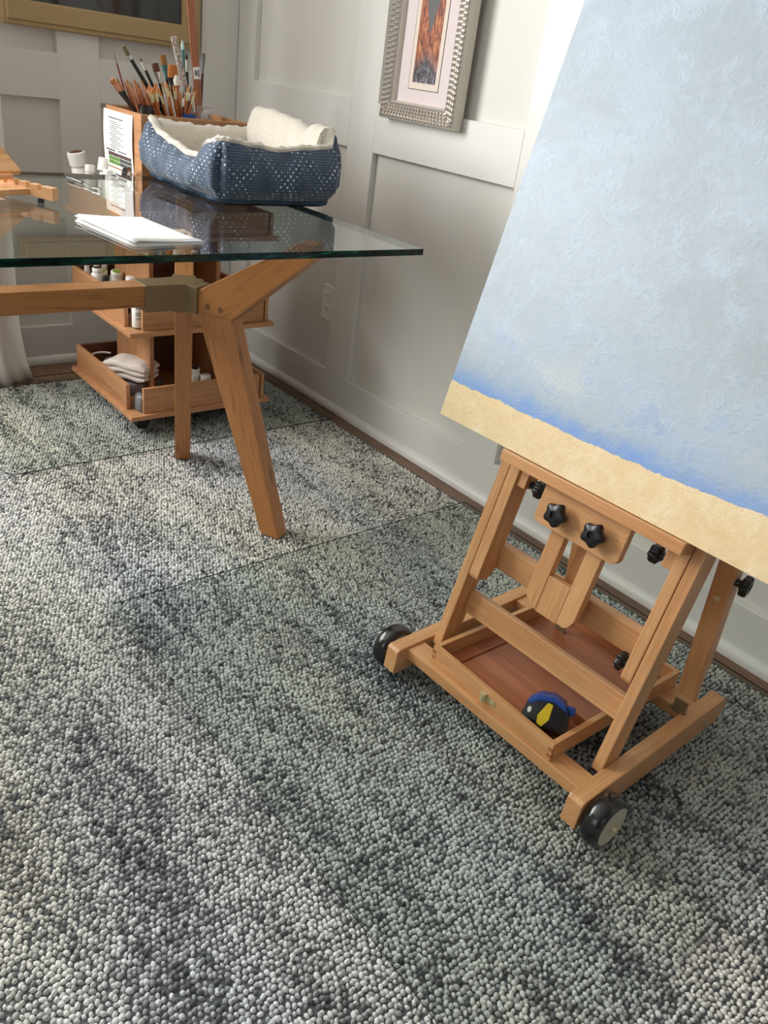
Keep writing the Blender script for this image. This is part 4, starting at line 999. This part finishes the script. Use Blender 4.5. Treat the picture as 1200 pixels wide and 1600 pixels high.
for kd, xt, zt, xb, zb_, yy in BR:
    hm, fm, nm_, hw, ht, hl, fl_, hr, lab = KINDS[kd]
    tip = Vector((xt, yy, zt)); low = Vector((xb, yy + .004, zb_)); d = (low - tip).normalized()
    # run the handle down to the box floor, kept inside the box
    tlen = (zt - FLOORZ) / -d.z if d.z < -.1 else .2
    end = tip + d * tlen
    end.x = min(max(end.x, bx0 + .02), bx1 - .02); end.y = min(max(end.y, by0 + .02), by1 - .02); end.z = FLOORZ + .003
    rim = tip + (end - tip) * ((zt - .935) / (zt - FLOORZ))
    rim_x = min(max(rim.x, bx0 + .017), bx1 - .017)
    if rim_x != rim.x:
        end = tip + (Vector((rim_x, rim.y, .935)) - tip) * ((zt - FLOORZ - .003) / (zt - .935))
        end.x = max(end.x, bx0 + .017)
    t = thing('paintbrush', lab, 'paintbrush', end, 0, GR.get(kd))
    q = (tip - end); Ln = q.length; t.rotation_mode = 'QUATERNION'
    zv = q.normalized(); yv = Vector((.44, .9, 0)); xv = yv.cross(zv).normalized(); yv = zv.cross(xv)
    t.rotation_quaternion = Matrix((xv, yv, zv)).transposed().to_quaternion()
    z1 = Ln - hl; z0 = z1 - fl_
    obj('handle', MB().lathe([(hr * .5, 0), (hr * .8, Ln * .15), (hr * 1.1, z0 * .75), (hr, z0)], 8), nm_, t, smooth=True, uv=False)
    flat_ = Matrix.Diagonal((1, ht / hw, 1, 1))
    fe = MB(); n = 10; vs = []; fs = []
    for r1, r2, z in ((hr, hr, z0), (hr * 1.02, hr * 1.02, z0 + fl_ * .3), (hw / 2, ht / 2, z1)):
        for k in range(n): a = 2 * math.pi * k / n; vs.append((r1 * math.cos(a), r2 * math.sin(a), z))
    for i in range(2):
        for k in range(n): fs.append((i * n + k, i * n + (k + 1) % n, (i + 1) * n + (k + 1) % n, (i + 1) * n + k))
    obj('ferrule', MB().add(vs, fs), fm, t, smooth=True, uv=False)
    tp = .9 if kd.startswith(('flat', 'wide', 'hog', 'copper_black')) else (.35 if kd == 'mop' else .2)
    hb = MB().lathe([(hw * .5, z1), (hw * (.56 if kd == 'mop' else .5), z1 + hl * .5), (hw * .5 * max(tp, .5), z1 + hl * .85), (hw * .5 * tp, Ln)], 10, flat_)
    obj('bristles', hb, hm, t, smooth=True, uv=False)
# paint-crusted stick, labelled slat, cups
def stick(name, label, cat, tip, low, w, th, mat, ext):
    tip = Vector(tip); low = Vector(low); d = (low - tip).normalized(); end = tip + d * ((tip.z - FLOORZ - .002) / -d.z)
    t = thing(name, label, cat, end, 0); q = tip - end; t.rotation_mode = 'QUATERNION'
    z = q.normalized(); yv = Vector((0, 1, 0)); xv = yv.cross(z).normalized(); yv = z.cross(xv)
    t.rotation_quaternion = Matrix((xv, yv, z)).transposed().to_quaternion()
    obj('shaft', MB().box(-w / 2, w / 2, -th / 2, th / 2, 0, q.length + ext), mat, t, .001, grain=(0, 0, 1))
    return t, q.length + ext
stick('paint_stick', 'thick wooden stick crusted with dried grey paint among the brushes', 'stick', (1.200, 2.44, 1.137), (1.246, 2.44, .983), .016, .010, 'paint_crust', 0)
s_, Ls = stick('wooden_slat', 'long reddish wooden slat with white label rising above the brushes', 'slat', (1.285, 2.49, 1.157), (1.308, 2.49, .966), .0225, .006, 'beech_ply', .25)
zl = (1.050 - FLOORZ) * 1.01
obj('label', MB().box(-.0105, .0112, -.0036, -.0031, zl - .017, zl + .015), 'paper', s_, uv=False)
bc = MB()
for i in range(8): bc.box(-.006 + i * .0012, -.006 + i * .0012 + .0005 + .0003 * (i % 2), -.0039, -.0036, zl - .008, zl + .006)
bc.box(.0055, .0085, -.0039, -.0036, zl - .012, zl + .008)
obj('label_print', bc, 'black_ink', s_, uv=False)
def cup(name, label, loc, r, h, mat, wire=False):
    t = thing(name, label, 'cup', loc)
    if not wire:
        obj('wall', MB().lathe([(r * .9, 0), (r, h), (r - .0015, h), (r * .9 - .0015, .002), (.001, .002)], 24, caps=False), mat, t, smooth=True, uv=False)
        obj('base', MB().lathe([(r * .9, 0), (r * .9, .0015)], 24), mat, t, smooth=True, uv=False)
    else:
        mb = MB().tube([(r * math.cos(a), r * math.sin(a), h) for a in np.linspace(0, 2 * math.pi, 25)[:-1]], .0014, 6, True)
        mb2 = MB()
        for k in range(26):
            a = 2 * math.pi * k / 26; mb2.tube([(r * .92 * math.cos(a), r * .92 * math.sin(a), 0), (r * math.cos(a + .12), r * math.sin(a + .12), h)], .0006, 4)
            mb2.tube([(r * .92 * math.cos(a), r * .92 * math.sin(a), 0), (r * math.cos(a - .12), r * math.sin(a - .12), h)], .0006, 4)
        obj('rim', mb, 'steel', t, smooth=True, uv=False); obj('mesh', mb2, 'steel', t, uv=False)
        obj('base', MB().lathe([(r * .92, 0), (r * .92, .0012)], 24), 'steel', t, uv=False)
    return t
cup('brush_cup', 'black cup holding the leftmost brushes in the brush box', (1.088, 2.382, FLOORZ), .021, .150, 'black_plastic')
cup('brush_cup', 'blue cup at the front right of the brush box', (1.218, 2.374, FLOORZ), .020, .137, 'blue_plastic')
cup('wire_cup', 'silver wire mesh cup at the right end of the brush box', (1.2800, 2.400, FLOORZ), .0215, .158, 'steel', True)
tis = thing('crumpled_tissue', 'crumpled white tissue inside the wire mesh cup', 'tissue', (1.2800, 2.400, FLOORZ + .002))
vs = []; fs = []; n = 16
r2 = random.Random(5)
for i in range(11):
    z = .145 * i / 10; rr = .0165 * (1 - .55 * max(0, i - 6) / 4)
    for k in range(n):
        a = 2 * math.pi * k / n; q = rr * (1 + r2.uniform(-.18, .12)); vs.append((q * math.cos(a), q * math.sin(a), z + r2.uniform(-.003, .003)))
for i in range(10):
    for k in range(n): fs.append((i * n + k, i * n + (k + 1) % n, (i + 1) * n + (k + 1) % n, (i + 1) * n + k))
fs.append(tuple(range(n - 1, -1, -1))); fs.append(tuple(10 * n + k for k in range(n)))
obj('tissue', MB().add(vs, fs), 'paper', tis, uv=False)

# ------------------------------------------------------------------ dog bed on the glass
def dog_bed():
    X0, X1, Y0, Y1 = 1.022, 1.400, 1.845, 2.295
    cx, cy = (X0 + X1) / 2, (Y0 + Y1) / 2; hx, hy = (X1 - X0) / 2, (Y1 - Y0) / 2
    t = thing('dog_bed', 'dotted navy pet bed lined with cream fleece on the glass desk', 'pet bed', (cx, cy, GZ + .0005))
    R = .045; pts = []
    # counter-clockwise seen from above, starting at the back-left corner going down the left side
    def seg_line(a, b, n, side): return [(a[0] + (b[0] - a[0]) * i / n, a[1] + (b[1] - a[1]) * i / n, side, i / n) for i in range(n)]
    def arc(c, a0, n, side): return [(c[0] + R * math.cos(math.radians(a0 + 90 * i / n)), c[1] + R * math.sin(math.radians(a0 + 90 * i / n)), side, i / n) for i in range(n)]
    pts += seg_line((-hx, hy - R), (-hx, -hy + R), 44, 'L') + arc((-hx + R, -hy + R), 180, 12, 'LF')
    pts += seg_line((-hx + R, -hy), (hx - R, -hy), 40, 'F') + arc((hx - R, -hy + R), 270, 12, 'FR')
    pts += seg_line((hx, -hy + R), (hx, hy - R), 44, 'R') + arc((hx - R, hy - R), 0, 12, 'RB')
    pts += seg_line((hx - R, hy), (-hx + R, hy), 40, 'B') + arc((-hx + R, hy - R), 90, 12, 'BL')
    n = len(pts)
    def interp(tab, s):
        for (a, va), (b, vb) in zip(tab, tab[1:]):
            if s <= b: q = (s - a) / (b - a); q = q * q * (3 - 2 * q); return va + (vb - va) * q
        return tab[-1][1]
    H = {'L': [(0, .145), (.12, .122), (.35, .108), (.60, .094), (.74, .098), (.9, .138), (1, .147)], 'LF': [(0, .147), (.6, .150), (1, .148)],
         'F': [(0, .148), (.25, .140), (.45, .133), (.75, .142), (1, .148)], 'FR': [(0, .148), (.25, .150), (.7, .182), (1, .186)],
         'R': [(0, .186), (.12, .190), (.26, .180), (.45, .190), (.8, .200), (1, .198)], 'RB': [(0, .198), (.3, .185), (.75, .148), (1, .142)],
         'B': [(0, .142), (.5, .136), (1, .143)], 'BL': [(0, .143), (.5, .150), (1, .145)]}
    Nrm = []
    for i in range(n):
        a = Vector(pts[i - 1][:2]); b = Vector(pts[(i + 1) % n][:2]); d = (b - a).normalized(); Nrm.append(Vector((d.y, -d.x)))
    arcl = [0]
    for i in range(1, n + 1): arcl.append(arcl[-1] + (Vector(pts[i % n][:2]) - Vector(pts[i - 1][:2])).length)
    def wrinkle(i, z, h):
        s = arcl[i]; side, q = pts[i][2], pts[i][3]
        w = .0022 * math.sin(s * 60 + 3 * math.sin(z * 30)) * (1 - abs(2 * z / h - 1) ** 2) + .0015 * math.sin(s * 130 + z * 40)
        if len(side) == 2:
            k = math.exp(-((q - .5) / .11) ** 2); w -= .012 * k * (0.5 + .5 * math.sin(min(1, z / h) * 3.1))
            w += .003 * math.sin(z * 150) * math.exp(-((q - .5) / .4) ** 2)
        if side in ('L', 'F', 'R', 'B'): w += .010 * math.sin(math.pi * q) ** .5 * math.sin(min(1, max(0, z / h)) * 3.14) * .9
        return w
    def loft(name, profs, mat, closed_inner=False, uvm=False):
        m = len(profs(0)); vs = []; fs = []
        for i in range(n):
            for (off, z) in profs(i):
                p = Vector(pts[i][:2]) + Nrm[i] * off; vs.append((p.x, p.y, z))
        for i in range(n):
            j = (i + 1) % n
            for k in range(m - 1): fs.append((i * m + k, j * m + k, j * m + k + 1, i * m + k + 1))
        o = obj(name, MB().add(vs, fs), mat, t, smooth=True, uv=False)
        if uvm:
            me = o.data; ul = me.uv_layers.new(name='UVMap')
            for p in me.polygons:
                ids = [me.loops[l].vertex_index for l in p.loop_indices]; cols = [v // m for v in ids]; wrap = max(cols) - min(cols) > n // 2
                for l, v in zip(p.loop_indices, ids):
                    c = v // m; s = arcl[n] if (wrap and c == 0) else arcl[c]
                    ul.data[l].uv = (s, me.vertices[v].co.z)
        return o
    hh = [interp(H[p[2]], p[3]) for p in pts]
    def outer(i):
        h = hh[i]; P = []
        for z, off in ((.010, -.034), (.016, -.020), (.028, -.007), (.30 * h, .006), (.45 * h, .010), (.6 * h, .009), (.75 * h, .004), (.87 * h, -.004), (.95 * h, -.012), (h - .002, -.020)):
            P.append((off + wrinkle(i, z, h) * (1 if z > .02 else .3), z))
        return P
    loft('outer_shell', outer, 'bed_fabric', uvm=True)
    loft('base_band', lambda i: [(-.07, 0.0), (-.040 + .003 * math.sin(arcl[i] * 70), 0.0005), (-.024 + .003 * math.sin(arcl[i] * 45), .006), (-.019 + .002 * math.sin(arcl[i] * 90), .014), (-.024, .018)], 'navy_base')
    def inner(i):
        h = hh[i]; j = .0022 * math.sin(arcl[i] * 90) + .0015 * math.sin(arcl[i] * 211); deep = .010 if pts[i][2] == 'R' else 0
        cr = 0
        if pts[i][2] == 'R': cr = -.010 * math.exp(-((pts[i][3] - .24) / .045) ** 2)
        return [(-.0175, h - .003), (-.0165 + j, h + .004), (-.022, h + .0085 + j), (-.034 - deep, h + .007 + cr), (-.048 - deep + j, h - .006 + cr), (-.057 - deep + cr, .8 * h), (-.061 - deep + j + cr, .6 * h), (-.060, .045), (-.075, .036)]
    loft('fleece_lining', inner, 'sherpa')
    # cushion
    cu = MB(); vs = []; fs = []; rings = 6
    for r_ in range(rings + 1):
        s = 1 - r_ / rings
        for i in range(n):
            p = Vector(pts[i][:2]) - Nrm[i] * .070; vs.append((p.x * s, p.y * s, .035 + .012 * (1 - s ** 3) + .002 * math.sin(i * .8 + r_)))
    for r_ in range(rings):
        for i in range(n): fs.append((r_ * n + i, r_ * n + (i + 1) % n, (r_ + 1) * n + (i + 1) % n, (r_ + 1) * n + i))
    obj('cushion', MB().add(vs, fs), 'sherpa', t, smooth=True, uv=False)
    bt = obj('bottom', MB().add([(pts[i][0] * .86, pts[i][1] * .86, 0.0) for i in range(n)], [tuple(range(n - 1, -1, -1))]), 'navy_base', t, uv=False)
    obj('side_tag', MB().box(hx + .010, hx + .013, -hy + .050, -hy + .062, .03, .12), 'grey_plastic', t, .001)
dog_bed()

# ------------------------------------------------------------------ things lying on the glass
def notebook():
    t = thing('booklet', 'blank white booklet lying on the front of the glass desk', 'booklet', (.700, 1.573, GZ + .0004), math.radians(5.5))
    w, l = .148, .232
    def sheet_(name, z, lift, mat, ins, th):
        nu, nv = 16, 6; vs = []; fs = []
        for j in range(nv + 1):
            for i in range(nu + 1):
                u, v = i / nu, j / nv
                x = -w / 2 + w * u - ins * (u - .5); y = -l / 2 + l * v - ins * (v - .5)
                zz = z + lift * (1 - u) ** 1.6 * (0.75 + .25 * v) - (.004 if name == 'cover' and u < .03 else 0)
                vs.append((x, y, zz))
        for j in range(nv):
            for i in range(nu): a = j * (nu + 1) + i; fs.append((a, a + 1, a + nu + 2, a + nu + 1))
        o = obj(name, MB().add(vs, fs), mat, t, smooth=True, uv=False); m = o.modifiers.new('thick', 'SOLIDIFY'); m.thickness = th; m.offset = 1
    sheet_('back_cover', .0002, .0, 'paper', 0, .001)
    sheet_('pages', .0015, .0015, 'paper', .004, .0018)
    sheet_('cover', .0048, .0085, 'paper', 0, .0008)
    obj('pencil_box', MB().box(.030, .072, -.118, -.095, .0068, .00695), 'light_ink', t, uv=False)
notebook()
pk = thing('palette_knife', 'slim palette knife lying near the back edge of the glass desk', 'palette knife', (.797, 2.10, GZ + .0055), math.radians(-82))
obj('handle', MB().tube([(-.085, 0, 0), (-.05, 0, .0008), (-.01, 0, 0)], [.0035, .0050, .0036], 10), 'black_plastic', pk, smooth=True, uv=False)
obj('blade', MB().prism([(-.01, -.002), (.02, -.003), (.05, -.008), (.075, -.004), (.078, 0), (.075, .004), (.05, .008), (.02, .003), (-.01, .002)], -.0006, .0006, lambda a, b, h: (a, b, h)), 'steel', pk, uv=False)
# tabletop easel at the left
te = thing('tabletop_easel', 'small notched wooden tabletop easel folded on the left of the glass desk', 'tabletop easel', (.640, 1.836, GZ), math.radians(23))
# local y runs away along the notched rails, x to the right
def notched(x0, x1):
    P = [(0, .010), (.42, .010), (.42, .036)]
    y = .36
    P += [(y, .036)]
    for k in range(4):
        yy = .135 - k * .034
        P += [(yy + .012, .036), (yy + .010, .025), (yy, .025), (yy, .036)]
    P += [(0, .036)]
    return MB().prism(P, x0, x1, lambda a, b, h: (h, a, b))
obj('notched_rail', notched(-.016, 0), 'pale_wood', te, .0006, grain=(0, 1, 0), seg=1)
obj('notched_rail', notched(-.316, -.300), 'pale_wood', te, .0006, grain=(0, 1, 0), seg=1)
obj('base_board', MB().box(-.300, -.016, .070, .150, .012, .024), 'pale_wood', te, .001, grain=(1, 0, 0))
obj('rear_bar', MB().box(-.300, -.016, .38, .42, .012, .034), 'pale_wood', te, .001, grain=(1, 0, 0))
def incl(a, b, h): # a across, b along slope, h thickness
    ca, sa = math.cos(math.radians(35)), math.sin(math.radians(35))
    return (a, .135 + b * ca - h * sa, .040 + b * sa + h * ca)
obj('drawing_board', MB().prism([(-.320, 0), (.018, 0), (.018, .26), (-.320, .26)], 0, .012, incl), 'pale_wood', te, .001, grain=(1, 0, 0))
obj('prop_bar', MB().tube([(-.30, .118, .041), (-.018, .118, .041)], .006, 10), 'pale_wood', te, smooth=True, uv=False)
for xx in (-.008, -.308):
    for yy in (.045, .39): obj('rubber_foot', MB().lathe([(.007, 0), (.007, .010)], 10, Matrix.Translation((xx, yy, .0002))), 'black_plastic', te, uv=False)
